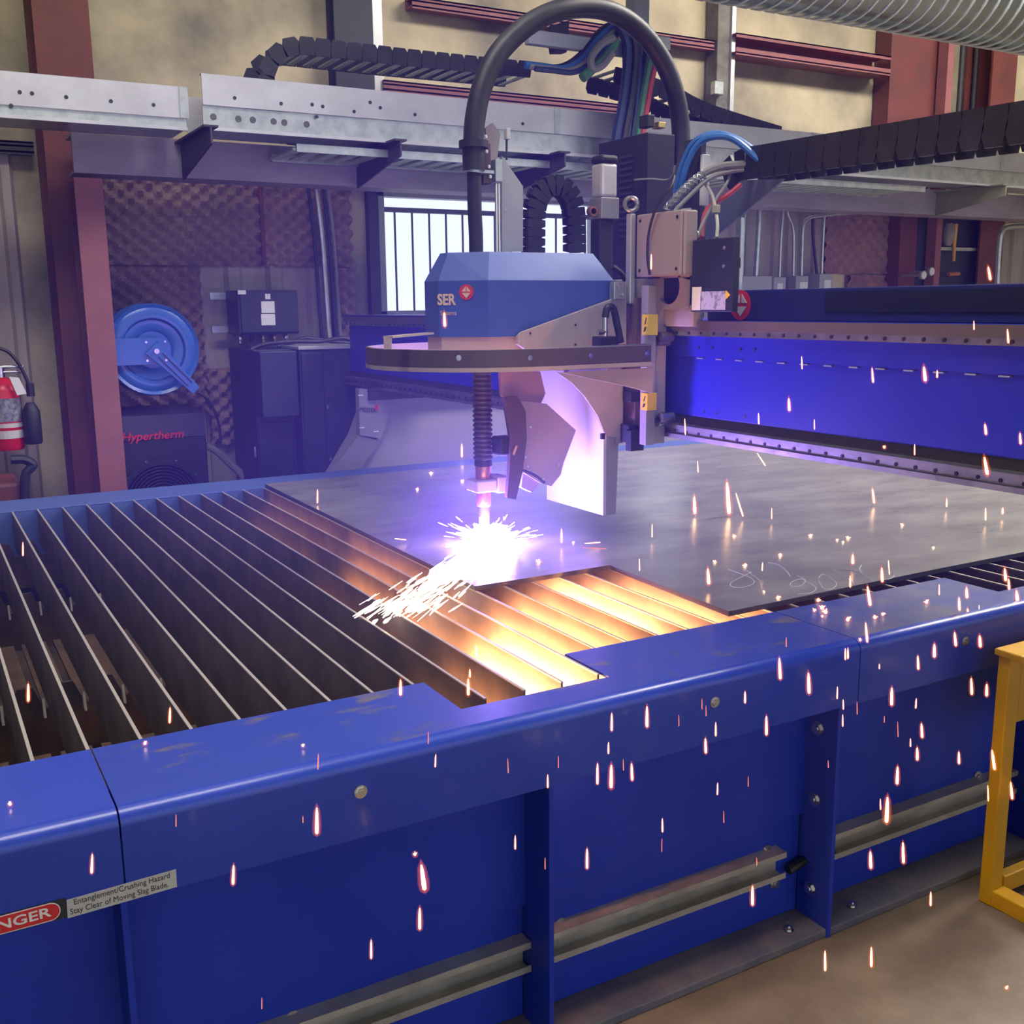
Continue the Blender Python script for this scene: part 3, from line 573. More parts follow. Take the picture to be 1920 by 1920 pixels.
conduit('black cable hanging beside the bent conduit', [(6.474,6.42,2.248), (6.483,6.42,2.115), (6.517,6.42,1.948), (6.552,6.42,1.778)], 0.012, RUBBER)
conduit('slim conduit just left of the reddish foam', [(6.6,6.42,1.779), (6.598,6.42,2.076), (6.603,6.42,2.286)], 0.013)
conduit('slim dark conduit at the left of the conduit row', [(5.744,6.42,1.775), (5.747,6.42,2.098), (5.759,6.42,2.306)], 0.013)
conduit('grey pipe bending over at the far right wall', [(8.675,6.3,1.666), (8.661,6.3,2.019), (8.679,6.3,2.178), (8.77,6.3,2.231), (9.113,6.3,2.245)], 0.028)
def swbox(label, x0, x1, z0, z1, win_=None, lever=None):
    r = thing('switch_box', label, 'switch box', ((x0 + x1) / 2, 6.4, z0), 'switch boxes on the right wall')
    mb = MB(); mb.box(x0, x1, 6.34, 6.55, z0, z1, 0.008); part('body', mb, GREYB, r)
    if win_: mb = MB(); mb.box(x0 + (x1 - x0) * win_[0], x0 + (x1 - x0) * win_[1], 6.334, 6.34, z0 + 0.03, z1 - 0.05, 0.002); part('label_plate', mb, WHITE, r)
    if lever: mb = MB(); mb.prism([(x1 + 0.005, z0 + 0.02), (x1 + 0.075, z0 + 0.02), (x1 + 0.075, z0 + 0.09)], 'Y', 6.36, 6.44); part('lever', mb, REDP, r)
sz0 = 1.60
swbox('wide plain pale grey switch box at the left of the row', 5.658, 5.988, sz0, 1.785)
swbox('small grey switch box with a red lever next to the wide one', 6.005, 6.135, sz0, 1.778, (0.25, 0.7), True)
swbox('middle grey switch box with a pale label and red lever', 6.244, 6.378, sz0, 1.788, (0.25, 0.9), True)
swbox('grey switch box at the foot of the reddish foam', 6.502, 6.652, sz0, 1.806, (0.3, 0.8))
for i, (p, lab) in enumerate([((7.561,6.2,1.795), 'pale round dial at the left of a pair on the dark right wall'), ((7.659,6.2,1.826), 'pale round dial at the right of a pair on the dark right wall')]):
    r = thing('wall_gauge', lab, 'gauge', p, 'pale dials')
    mb = MB(); mb.lathe([(0.034, 0.02), (0.038, 0), (0.034, -0.008)], p, 'Y', 20); part('rim', mb, GALV, r)
    mb = MB(); mb.lathe([(0.031, 0), (0.031, -0.003)], (p[0], p[1] - 0.008, p[2]), 'Y', 20); part('face', mb, WHITE, r)
    mb = MB(); mb.box(p[0] - 0.008, p[0] + 0.008, p[1] + 0.02, p[1] + 0.38, p[2] - 0.01, p[2] + 0.01); part('stem', mb, GALV, r)
rk = thing('tool_rack', 'dark wall rack with a yellow tool and pale bag at the far right', 'rack', (8.167, 6.4, 1.6))
mb = MB(); mb.box(7.728, 8.55, 6.42, 6.56, 1.6, 2.3); part('back_board', mb, DARKPOST, rk)
mb = MB(); mb.box(7.927, 8.425, 6.34, 6.42, 2.013, 2.04); part('shelf', mb, GALV, rk)
mb = MB(); mb.lathe([(0.03, 0), (0.055, 0.05), (0.06, 0.12), (0.035, 0.19)], (8.042,6.36,2.053), 'Z', 12); part('bag', mb, mat('dusty_bag', (0.25, 0.22, 0.20), 0.8), rk)
mb = MB(); mb.tube([(8.102,6.33,1.92), (8.092,6.33,2.079), (8.089,6.33,2.237)], [0.014, 0.018, 0.026], 8); part('yellow_tool', mb, YELLOW, rk)
mb = MB(); mb.tube([(8.044,6.33,1.81), (8.185,6.33,1.815)], 0.018, 8); part('orange_grip', mb, mat('orange_plastic', (0.45, 0.16, 0.05), 0.5), rk)

# ================================================================ CUTTING TABLE
tb = thing('cutting_table', 'long blue plasma cutting table with a bed of upright steel slats', 'cutting table', (1.6, 3.3, 0))
YO, YI, YN, ZA = 1.69, 1.98, 1.80, 0.622
def cap_profile(yi):
    r = 0.028; pts = [(yi, T), (YO + r, T)]
    pts += [(YO + r - r * math.sin(t), T - r + r * math.cos(t)) for t in [math.pi / 2 * k / 6 for k in range(1, 7)]]
    pts += [(YO, ZA), (YO + 0.006, ZA)]
    r2 = r - 0.006
    pts += [(YO + r - r2 * math.sin(t), T - r + r2 * math.cos(t)) for t in [math.pi / 2 * k / 6 for k in range(6, 0, -1)]]
    pts += [(YO + r, T - 0.006), (yi, T - 0.006)]
    return pts
for i, (ivs, m) in enumerate([([(-1.2, 0.2235, YI)], BLUE_C), ([(0.2265, 0.903, YI), (0.903, 1.266, YN), (1.266, 1.9235, YI)], BLUE_S), ([(1.9265, 2.59, YI), (2.59, 4.2, YN)], BLUE_D)]):
    mb = MB()
    for a, b, yi in ivs:
        p = cap_profile(yi); n = len(p)
        v = [(a, y, z) for y, z in p] + [(b, y, z) for y, z in p]
        mb.add(v, [list(range(n))[::-1], list(range(n, 2 * n))]); mb.add(v, [(k, (k + 1) % n, n + (k + 1) % n, n + k) for k in range(1, n)], True)
        mb.cur = 1; mb.add(v, [(0, 1, n + 1, n)], True); mb.cur = 0
    cap_ = part('rail_cap', mb, [BLUE_C, m], tb)
for (x, z) in ((0.6395,1.69,0.713)[::2], (1.472,1.69,0.717)[::2], (2.31,1.69,0.7142)[::2]): bolt(tb, (x, YO, z), (0, -1, 0), 0.0095, 0.006)
# inner channel behind the cap, side panel, fins, floor flange
mb = MB(); mb.box(-1.2, 4.2, YN, YN + 0.012, 0.30, T - 0.007); part('inner_plate', mb, BLUE, tb)
for a, b in ((-1.2, 0.216), (0.228, 1.049), (1.061, 1.874), (1.886, 2.714), (2.726, 4.2)):
    mb = MB(); mb.box(a, b, 1.812, 1.824, 0.024, 0.70, 0.002); part('side_panel', mb, BLUE, tb)
for x in (0.222, 1.055, 1.88, 2.72):
    mb = MB(); mb.box(x - 0.006, x + 0.006, 1.700, 1.812, 0.0, T - 0.05, 0.002); part('support_fin', mb, BLUE, tb)
for z in (0.5426, 0.3537, 0.1076): bolt(tb, (1.874, 1.763, z), (-1, 0, 0), 0.014, 0.010)
for p in ((1.146,1.812,0.2145), (1.763,1.812,0.2197), (0.5257,1.812,0.2139), (2.578,1.812,0.2251), (1.795,1.812,0.1214)): bolt(tb, p, (0, -1, 0), 0.0125, 0.009)
mb = MB(); mb.box(-1.2, 4.2, 1.705, 1.86, 0.0, 0.022, 0.003); part('floor_flange', mb, mat('dusty_flange', (0.10, 0.10, 0.15), 0.75, 0, col2=(0.19, 0.17, 0.18), vscale=4), tb)
for p in ((1.789,1.75,0.022), (2.009,1.745,0.022)): bolt(tb, p, (0, 0, 1), 0.010, 0.012)
# strut channels along the side
def strut(x0, x1, z0, z1):
    mb = MB(); y0, y1 = 1.772, 1.812; t = 0.003
    mb.box(x0, x1, y1 - t, y1, z0, z1); mb.box(x0, x1, y0, y1 - t, z1 - t, z1); mb.box(x0, x1, y0, y1 - t, z0, z0 + t)
    mb.box(x0, x1, y0, y0 + t, z1 - 0.015, z1 - t); mb.box(x0, x1, y0, y0 + t, z0 + t, z0 + 0.015)
    part('strut_channel', mb, mat('strut_zinc', (0.46, 0.44, 0.41), 0.42, 0.35, var=0.3, vscale=8), tb)
sz1 = 0.2263; sz0_ = 0.1551
strut(-0.5, 1.047, sz0_, sz1); strut(1.063, 1.794, sz0_, sz1); strut(1.92, 2.71, sz0_, sz1)
mb = MB(); mb.tube(curve_pts([(1.82,1.79,0.1594), (1.879,1.79,0.1722), (1.926,1.79,0.1691), (1.978,1.79,0.1617)]), 0.012, 8); part('cable_stub', mb, RUBBER, tb)
# far rail and its body
mb = MB(); mb.box(-1.2, 6.5, 4.64, 4.92, T - 0.006, T, 0.002); mb.box(-1.2, 6.5, 4.90, 4.92, 0.0, T - 0.006); mb.box(-1.2, 6.5, 4.64, 4.652, 0.3, T - 0.006); part('far_rail', mb, mat('far_rail_blue', (0.07, 0.12, 0.36), 0.5), tb)
# hopper under the slats and comb supports
mb = MB(); mb.prism([(1.815, 0.40), (2.5, 0.14), (3.2, 0.36), (3.9, 0.14), (4.64, 0.40), (4.64, 0.10), (1.815, 0.10)], 'X', -1.2, 4.2); part('slag_hopper', mb, PIT, tb)
SL0, SLP = 0.3145 - 6 * 0.0943, 0.0943
SX = [SL0 + SLP * k for k in range(38)]
for y in (1.90, 2.745, 3.715, 4.58):
    pts = [(-1.2, 0.50)]; pts2 = []
    for x in SX: pts2 += [(x - 0.030, 0.66), (x - 0.006, 0.60), (x + 0.006, 0.60), (x + 0.030, 0.66)]
    mb = MB(); mb.prism([(SX[0] - 0.05, 0.47)] + pts2 + [(SX[-1] + 0.05, 0.47)], 'Y', y, y + 0.012); part('slat_comb', mb, PIT, tb)
PITT = mat('pale_slag_tooth', (0.42, 0.42, 0.38), 0.7)
# upright slats, dull faces and a bright worn top edge
def slat_mesh(notch):
    mb = MB(); y0, y1 = 1.83 + 0.0, 4.638; h = 0.152; t = 0.0026
    mb.box(-t, t, y0, y1, -h, -0.003)
    mb.cur = 1; mb.box(-t - 0.0006, t + 0.0006, y0, y1, -0.003, 0.0); mb.cur = 0
    return mb.mesh('slat', [SLAT, SLAT_T])
SM = slat_mesh(0)
for k, x in enumerate(SX): piece('slat', SM, tb, (x, 0, T - 0.001))
tm = MB(); tm.add([(0, -0.018, 0), (0, 0.018, 0), (0, 0.0, 0.045), (0.006, -0.018, 0), (0.006, 0.018, 0), (0.006, 0, 0.045)], [(0, 1, 2), (3, 5, 4), (0, 3, 4, 1), (1, 4, 5, 2), (2, 5, 3, 0)]); TM = tm.mesh('slag_tooth', PITT)
for k in range(1, 15):
    for y in (2.73, 3.70): piece('slag_tooth', TM, tb, (SX[k] - 0.012, y, 0.588))
RUST = mat('rusty_shelf', (0.17, 0.10, 0.075), 0.8, 0, col2=(0.10, 0.065, 0.06), vscale=6)
for k in range(0, 13):
    for y0_, y1_ in ((2.05, 2.66), (3.0, 3.63)):
        mb = MB(); mb.box(SX[k] + 0.012, SX[k + 1] - 0.010, y0_, y1_, 0.505, 0.515); part('support_shelf', mb, RUST, tb)
# warning signs on the apron
sg = thing('hazard_label', 'white warning sticker with two printed lines on the blue apron', 'label', (0.22, YO - 0.001, 0.62))
q0, q1, q2, q3 = (0.1354,1.688,0.6527), (0.3066,1.688,0.6565), (0.3061,1.688,0.6243), (0.1343,1.688,0.621)
mb = MB(); mb.loft([[(p[0], YO - 0.0005, p[2]) for p in (q0, q1, q2, q3)], [(p[0], YO - 0.0015, p[2]) for p in (q0, q1, q2, q3)]]); part('sticker', mb, GREYL, sg)
text('printed_line', 'Entanglement/Crushing Hazard', sg, (0.1449, YO - 0.0018, 0.6415), (1, 0, 0.02), (0, 0, 1), 0.0142, BLACKP, 0.0002, sx=0.85)
text('printed_line', 'Stay Clear of Moving Slag Blade.', sg, (0.1385, YO - 0.0018, 0.6262), (1, 0, 0.02), (0, 0, 1), 0.0142, BLACKP, 0.0002, sx=0.84)
dg = thing('danger_label', 'red oval danger sticker with white letters on the blue apron', 'label', (0.05, YO - 0.001, 0.62))
mb = MB(); mb.box(-0.042, 0.1345, YO - 0.0012, YO - 0.0004, 0.623, 0.657); part('backing', mb, BLACKP, dg)
def oval(x0, x1, z0, z1, y0, y1):
    r = (z1 - z0) / 2; zc = (z0 + z1) / 2; n = 12
    p = [(x1 - r + r * math.sin(t), zc - r * math.cos(t)) for t in [math.pi * k / n for k in range(n + 1)]] + [(x0 + r - r * math.sin(t), zc + r * math.cos(t)) for t in [math.pi * k / n for k in range(n + 1)]]
    mb = MB(); mb.prism(p, 'Y', y0, y1); return mb
part('oval_border', oval(-0.030, 0.1252, 0.6245, 0.6555, YO - 0.002, YO - 0.0012), WHITE, dg)
part('oval_field', oval(-0.028, 0.1237, 0.6262, 0.6540, YO - 0.0026, YO - 0.002), REDPR, dg)
text('danger_lettering', 'DANGER', dg, (-0.011, YO - 0.003, 0.6325), (1, 0, 0.012), (0, 0, 1), 0.0228, WHITE, 0.0002, sx=1.32, bold=0.0004)

# ================================================================ STEEL PLATE
pl = thing('steel_plate', 'thick grey hot rolled steel plate being cut on the slats', 'steel plate', (3, 3.3, T))
PT = T + 0.014
outline = [(1.345, 2.58), (1.815, 2.58), (1.79, 2.01), (2.6, 2.025), (6.2, 2.04), (6.2, 4.66), (1.362, 4.655)]
mb = MB(); n = len(outline)
mb.add([(x, y, PT) for x, y in outline], [list(range(n))])
mb.cur = 1
mb.add([(x, y, T) for x, y in outline] + [(x, y, PT) for x, y in outline], [list(range(n))[::-1]] + [(i, (i + 1) % n, n + (i + 1) % n, n + i) for i in range(n)])
part('plate_body', mb, [PLATE, PLATE_E], pl)
# chalk writing scrawled upside down on the plate
def chalk(pts, r=0.0016):
    mb = MB(); mb.tube([(p[0], p[1], PT + 0.0006) for p in curve_pts(pts, 6)], r, 4); part('chalk_stroke', mb, CHALK, pl)
for s in ([(2.082,2.347,0.794), (2.078,2.296,0.794), (2.069,2.229,0.794), (2.031,2.182,0.794), (1.975,2.169,0.794), (1.96,2.192,0.794), (1.992,2.228,0.794), (2.07,2.264,0.794), (2.118,2.286,0.794)], [(2.12,2.308,0.794), (2.082,2.221,0.794), (2.053,2.162,0.794)], [(2.243,2.348,0.794), (2.247,2.306,0.794), (2.212,2.235,0.794), (2.176,2.184,0.794)],
          [(2.202,2.182,0.794), (2.186,2.135,0.794), (2.134,2.098,0.794), (2.104,2.103,0.794), (2.13,2.135,0.794), (2.182,2.151,0.794), (2.175,2.114,0.794), (2.148,2.056,0.794), (2.099,2.027,0.794), (2.062,2.037,0.794)], [(2.21,2.106,0.794), (2.163,2.04,0.794), (2.182,2.028,0.794), (2.235,2.063,0.794), (2.277,2.136,0.794), (2.27,2.154,0.794), (2.232,2.128,0.794)],
          [(2.347,2.182,0.794), (2.303,2.083,0.794), (2.26,2.02,0.794)], [(2.36,2.181,0.794), (2.386,2.119,0.794), (2.338,2.026,0.794)], [(2.458,2.174,0.794), (2.413,2.14,0.794), (2.375,2.089,0.794)], [(2.461,2.066,0.794), (2.439,2.035,0.794), (2.4,2.017,0.794), (2.378,2.023,0.794)]): chalk(s)

# ================================================================ GANTRY
XB = 2.2
ga = thing('gantry', 'blue gantry bridge with steel guide rails spanning the table', 'gantry', (2.45, 3.5, 0.9))
GY0, GY1 = 0.9, 5.70
zl0, zl1 = 1.161, 1.18       # lower guide rail
zu0, zu1 = 1.482, 1.496       # upper guide rail
zu0 -= 0.004
bz0, bz1 = 1.22, zu0 - 0.002
mb = MB(); mb.box(2.20, 2.58, GY0, GY1, bz0, zu1 + 0.03, 0.004); part('beam', mb, BLUE_B, ga)
mb = MB(); mb.box(2.205, 2.30, GY0, GY1, zl0 - 0.012, bz0); part('lower_channel', mb, mat('brown_black', (0.035, 0.026, 0.026), 0.5), ga)
mb = MB(); mb.box(2.16, 2.205, GY0, GY1, zl1 - 0.001, zl1 + 0.012); part('rail_seat', mb, STEEL, ga); mb = MB(); mb.box(2.165, 2.205, GY0, GY1, zl0 - 0.014, zl0); part('rail_seat', mb, STEEL, ga)
mb = MB(); mb.box(2.175, 2.205, GY0, GY1, zl0, zl1); lr = part('guide_rail', mb, STEEL, ga)
mb = MB(); mb.box(2.175, 2.20, GY0, GY1, zu0, zu1); ur = part('guide_rail', mb, STEEL, ga)
mb = MB(); mb.box(2.165, 2.22, GY0, GY1, zu1, 1.525); part('rail_ledge', mb, mat('ledge_grey', (0.09, 0.075, 0.07), 0.5), ga)
hm = MB(); hm.lathe([(0.0052, 0), (0.0052, -0.0015)], (0, 0, 0), 'X', 8); HM = hm.mesh('rail_screw', BLACKP)
y = GY0 + 0.03
while y < GY1:
    if y < 2.95 or y > 3.6: piece('rail_screw', HM, lr, (2.1748, y, (zl0 + zl1) / 2)); piece('rail_screw', HM, ur, (2.1748, y, (zu0 + zu1) / 2))
    y += 0.06
mb = MB(); mb.box(2.193, 2.20, GY0, 2.77, 1.412, zu0 - 0.001); part('face_strip', mb, BLUE_B, ga)
WELD = mat('weld_bright', (0.45, 0.46, 0.60), 0.35, 0.5)
for y in [1.45 + 0.09 * k for k in range(14)]:
    mb = MB(); mb.box(2.192, 2.2, y, y + 0.03, 1.409 - 0.003, 1.409 + 0.001); part('weld_bead', mb, WELD, ga)
for p in ((2.192,2.638,1.441), (2.192,2.576,1.443), (2.192,2.445,1.442), (2.192,2.384,1.444), (2.2,2.616,1.24), (2.2,2.554,1.24), (2.2,2.425,1.241)):
    mb = MB(); mb.lathe([(0.0045, 0), (0.0045, -0.001)], p, 'X', 8); part('drilled_hole', mb, BLACKP, ga)
mb = MB(); mb.box(2.26, 2.54, 0.90, 1.10, 0.06, zl0 - 0.012, 0.006); mb.box(2.20, 2.60, 0.86, 1.14, 0.0, 0.07, 0.006); part('end_truck', mb, NAVY, ga)
# cover box above the beam, right of the carriage
uz = 1.618; ub = 1.526
mb = MB(); mb.box(2.24, 2.58, GY0, 2.66, ub, uz, 0.003); part('cover_box', mb, NAVY, ga)
mb = MB(); mb.box(2.236, 2.24, 1.0, 2.158, 1.553, uz - 0.01); part('dark_panel', mb, NAVY2, ga)
mb = MB(); mb.lathe([(0.045, 0), (0.045, -0.002)], (2.24,2.504,1.573), 'X', 24); eb = part('emblem_disc', mb, REDPR, ga)
ec = (2.237,2.501,1.573)
mb = MB()
for tri in ([(0.004, 0.006), (0.004, 0.034), (0.028, 0.006)], [(-0.004, 0.006), (-0.004, 0.034), (-0.028, 0.006)], [(-0.028, -0.004), (0.028, -0.004), (0.0, -0.034)]):
    mb = MB(); mb.prism([(ec[1] + a, ec[2] + b) for a, b in tri], 'X', ec[0] - 0.002, ec[0]); part('emblem_sail', mb, GREYL, eb)
# left part: dark lip and cable shelf
mb = MB(); mb.box(2.17, 2.6, 3.6, GY1 + 0.02, 1.518, 1.534); part('top_lip', mb, NAVY, ga)
# trolley at the far end with the pale skirt
tr = 1.108
SK = mat('skirt_grey', (0.30, 0.27, 0.33), 0.5)
mb = MB(); mb.prism([(2.293, 1.128), (2.921, 1.062), (4.6, 1), (4.6, 0.25), (2.027, 0.25), (2.027, 0.6474), (2.174, 0.8598)], 'Y', 5.3, 5.72); part('trolley_skirt', mb, SK, ga)
mb = MB(); a0 = (2.131,5.42,1.122); mb.prism([(2.071, 1.154), (2.291, 1.129), (2.188, 0.8783), (2.067, 0.907)], 'Y', 5.26, 5.31); part('name_plate', mb, mat('plate_violet', (0.27, 0.24, 0.30), 0.5), ga)
mb = MB(); mb.prism([(2.067, 0.9041), (2.188, 0.8667), (2.046, 0.6922), (1.909, 0.7328)], 'Y', 5.27, 5.31); part('sloped_guard', mb, mat('guard_grey', (0.22, 0.20, 0.23), 0.5), ga)
text('name_lettering', 'MESSER', ga, (2.068,5.255,1.032), (1, 0, -0.10), (0, 0, 1), 0.034, BLACKP, 0.0004, sx=0.85)
mb = MB(); p = (2.166,5.255,1.046); mb.prism([(p[0] - 0.010, p[2] - 0.012), (p[0] + 0.010, p[2] - 0.012), (p[0] + 0.006, p[2] + 0.012), (p[0], p[2] + 0.022), (p[0] - 0.006, p[2] + 0.012)], 'Y', 5.252, 5.26); part('emblem', mb, REDPR, ga)
for p in ((2.079,5.26,1.118), (2.157,5.26,1.097), (2.078,5.26,0.9453), (2.16,5.26,0.9199)):
    mb = MB(); mb.box(p[0] - 0.014, p[0] + 0.014, 5.255, 5.262, p[2] - 0.003, p[2] + 0.003); part('slot', mb, WHITE, ga)
mb = MB(); mb.box(2.12, 4.6, 5.24, 5.34, 1.089, 1.156); part('lower_track', mb, mat('track_dark', (0.025, 0.02, 0.03), 0.5), ga)

# ================================================================ CUTTING HEAD
hd = thing('plasma_cutter', 'blue hooded plasma cutter with a round bumper ring above the bright arc', 'plasma cutter', (1.64, 3.06, 0.85))
HP = [(2.03, 2.88), (1.565, 2.88), (1.455, 3.0), (1.455, 3.10), (1.565, 3.24), (2.03, 3.24)]
HT = [(1.985, 2.935), (1.60, 2.935), (1.505, 3.03), (1.505, 3.085), (1.60, 3.185), (1.985, 3.185)]
zb_, zm_, zt_ = 1.484, 1.655, 1.742
mb = MB(); mb.loft([[(x, y, zb_) for x, y in HP], [(x, y, zm_) for x, y in HP], [(x, y, zt_) for x, y in HT]]); hood = part('hood', mb, HOOD, hd)
# lettering on the slanted corner facet
A_ = Vector((1.455, 3.0, 0)); B_ = Vector((1.565, 2.88, 0)); fd = (B_ - A_).normalized(); fn = Vector((fd.y, -fd.x, 0))
if fn.y > 0: fn = -fn
def onf(u, z, k=0.0012): q = A_ + fd * u + fn * k; return (q.x, q.y, z)
zser = 1.583
text('lettering', 'SER', hood, onf(-0.004, zser), fd, (0, 0, 1), 0.046, TANPR, 0.0004, sx=0.82, bold=0.0016)
text('lettering', 'Systems', hood, onf(0.004, 1.551), fd, (0, 0, 1), 0.020, TANPR, 0.0003, sx=0.85)
def disc(c, fd_, r, k0, k1, n=24):
    mb = MB(); rings = []
    for k in (k0, k1): rings.append([tuple(Vector(c) + Vector(fd_) * r * math.cos(t) + Vector((0, 0, 1)) * r * math.sin(t) + fn * k) for t in [2 * math.pi * q / n for q in range(n)]])
    mb.loft(rings); return mb
ecn = onf(0.092, 1.62, 0)
em = part('emblem_disc', disc(ecn, fd, 0.0235, 0.0005, 0.002), mat('emblem_red', (0.55, 0.03, 0.05), 0.5), hood)
mb = MB()
for tri in ([(0.0015, 0.002), (0.0015, 0.018), (0.015, 0.002)], [(-0.0015, 0.002), (-0.015, 0.002), (-0.0015, 0.018)], [(-0.015, -0.002), (0.0, -0.018), (0.015, -0.002)]):
    rings = [[tuple(Vector(ecn) + fd * a + Vector((0, 0, b)) + fn * k) for a, b in tri] for k in (0.002, 0.003)]; mb = MB(); mb.loft(rings); part('emblem_sail', mb, TANPR, em)
# base skirt under the hood
mb = MB(); mb.loft([[(x, y, 1.40) for x, y in [(1.80, 2.885), (1.57, 2.885), (1.462, 3.0), (1.462, 3.10), (1.57, 3.235), (1.80, 3.235)]], [(x, y, 1.484) for x, y in [(1.80, 2.885), (1.57, 2.885), (1.462, 3.0), (1.462, 3.10), (1.57, 3.235), (1.80, 3.235)]]]); part('hood_base', mb, mat('base_beige', (0.44, 0.33, 0.30), 0.5), hd)
# bumper ring: stadium band on brackets
def stadium(r, x1, n=28): return [(x1, 3.06 - r)] + [(1.64 - r * math.sin(t), 3.06 - r * math.cos(t)) for t in [math.pi * k / n for k in range(n + 1)]] + [(x1, 3.06 + r)]
def band(r0, r1, z0, z1, x1=2.035):
    o, i = stadium(r1, x1), stadium(r0, x1); mb = MB(); n = len(o)
    for k in range(n - 1):
        v = [(*o[k], z0), (*o[k + 1], z0), (*o[k + 1], z1), (*o[k], z1), (*i[k], z0), (*i[k + 1], z0), (*i[k + 1], z1), (*i[k], z1)]
        mb.add(v, [(0, 1, 2, 3), (5, 4, 7, 6), (3, 2, 6, 7), (1, 0, 4, 5)], True)
        if k == 0: mb.add(v, [(0, 3, 7, 4)])
        if k == n - 2: mb.add(v, [(1, 5, 6, 2)])
    return mb
rz1, rz0, rzl = 1.452, 1.402, 1.388
part('bumper_ring', band(0.372, 0.380, rz0, rz1), mat('ring_dark', (0.07, 0.055, 0.065), 0.5), hd)
part('ring_liner', band(0.362, 0.372, rzl, rz1 + 0.001), mat('ring_beige', (0.46, 0.36, 0.33), 0.5), hd)
part('ring_lip', band(0.362, 0.381, rzl, rz0 - 0.001), BEIGE, hd)
for p in ((1.358,2.68,1.435), (1.593,2.68,1.427), (1.807,2.68,1.427), (2.018,2.68,1.427)): bolt(hd, (p[0], 2.68, p[2]), (0, -1, 0), 0.006, 0.004)
# handle on the ring
mb = MB(); h0 = (1.22,2.86,1.457); h1 = (1.221,2.86,1.492); h2 = (1.387,2.93,1.498)
def strap(a, b, wv):
    a, b, wv = Vector(a), Vector(b), Vector(wv); t = (b - a).normalized().cross(wv).normalized() * 0.003
    vs = [a - wv - t, a + wv - t, a + wv + t, a - wv + t, b - wv - t, b + wv - t, b + wv + t, b - wv + t]
    mb.add(vs, [(0, 1, 2, 3), (4, 7, 6, 5), (0, 4, 5, 1), (1, 5, 6, 2), (2, 6, 7, 3), (3, 7, 4, 0)])
strap(h0, h1, (0.010, -0.006, 0)); strap(h1, h2, (0.010, -0.012, 0)); part('handle_strap', mb, BEIGE, hd)
# side arm plate joining head and carriage
def polyY(name, pts, y0, y1, m, par=None): mb = MB(); mb.prism([(p[0], p[2]) for p in pts], 'Y', y0, y1); return part(name, mb, m, par or hd)
arm = polyY('arm_plate', [(1.655,2.855,1.484), (1.669,2.855,1.497), (2.009,2.855,1.595), (2.009,2.855,1.648), (2.062,2.855,1.651), (2.065,2.855,1.435), (1.697,2.855,1.435), (1.653,2.855,1.461)], 2.855, 2.872, BEIGE)
for p in ((1.865,2.854,1.516), (1.865,2.854,1.454), (1.697,2.854,1.493)):
    mb = MB(); mb.lathe([(0.004, 0), (0.004, -0.001)], p, 'Y', 8); part('drilled_hole', mb, BLACKP, arm)
polyY('hinge_strip', [(1.721,2.7,1.453), (2.047,2.7,1.457), (2.047,2.7,1.447), (1.721,2.7,1.445)], 2.69, 2.72, STEEL)
mb = MB(); a_ = (2.022,2.84,1.622); mb.box(a_[0] - 0.022, a_[0] + 0.022, 2.835, 2.855, a_[2] - 0.028, a_[2] + 0.028, 0.003); part('clamp_block', mb, GALV, hd)
for dx, dz in ((-0.008, 0.015), (0.010, 0.012), (0.010, -0.014)): bolt(hd, (a_[0] + dx, 2.835, a_[2] + dz), (0, -1, 0), 0.005, 0.005)
# small pump block with fittings on the ring end
mb = MB(); b_ = (1.933,2.78,1.464); mb.box(b_[0] - 0.035, b_[0] + 0.035, 2.76, 2.81, b_[2] - 0.016, b_[2] + 0.016, 0.003); part('valve_block', mb, BLACK, hd)
mb = MB(); mb.cyl((b_[0] - 0.002, 2.785, b_[2] + 0.015), (b_[0] - 0.002, 2.785, b_[2] + 0.075), 0.009, 10); mb.cyl((b_[0] - 0.03, 2.785, b_[2] + 0.03), (b_[0] + 0.005, 2.785, b_[2] + 0.03), 0.009, 8); part('pipe_fitting', mb, CHROME, hd)
mb = MB(); mb.tube(curve_pts([(b_[0] - 0.002, 2.785, b_[2] + 0.075), (b_[0] + 0.008, 2.785, b_[2] + 0.105), (b_[0] + 0.03, 2.785, b_[2] + 0.10), (b_[0] + 0.045, 2.785, b_[2] + 0.05), (b_[0] + 0.06, 2.785, b_[2] - 0.005)]), 0.012, 10); part('feed_hose', mb, RUBBER, hd)
mb = MB(); mb.tube(curve_pts([(2.038,2.9,1.7), (2.074,2.9,1.678), (2.103,2.9,1.64), (2.119,2.9,1.597)]), 0.010, 8); part('feed_hose', mb, RUBBER, hd)
# gusset under the ring
polyY('ring_gusset', [(1.709,2.7,1.38), (2.053,2.7,1.38), (2.054,2.7,1.301), (1.936,2.7,1.331)], 2.695, 2.705, BEIGE)
mb = MB(); mb.box(1.70, 2.035, 2.70, 2.80, 1.385, 1.39); part('ring_floor', mb, BEIGE, hd)
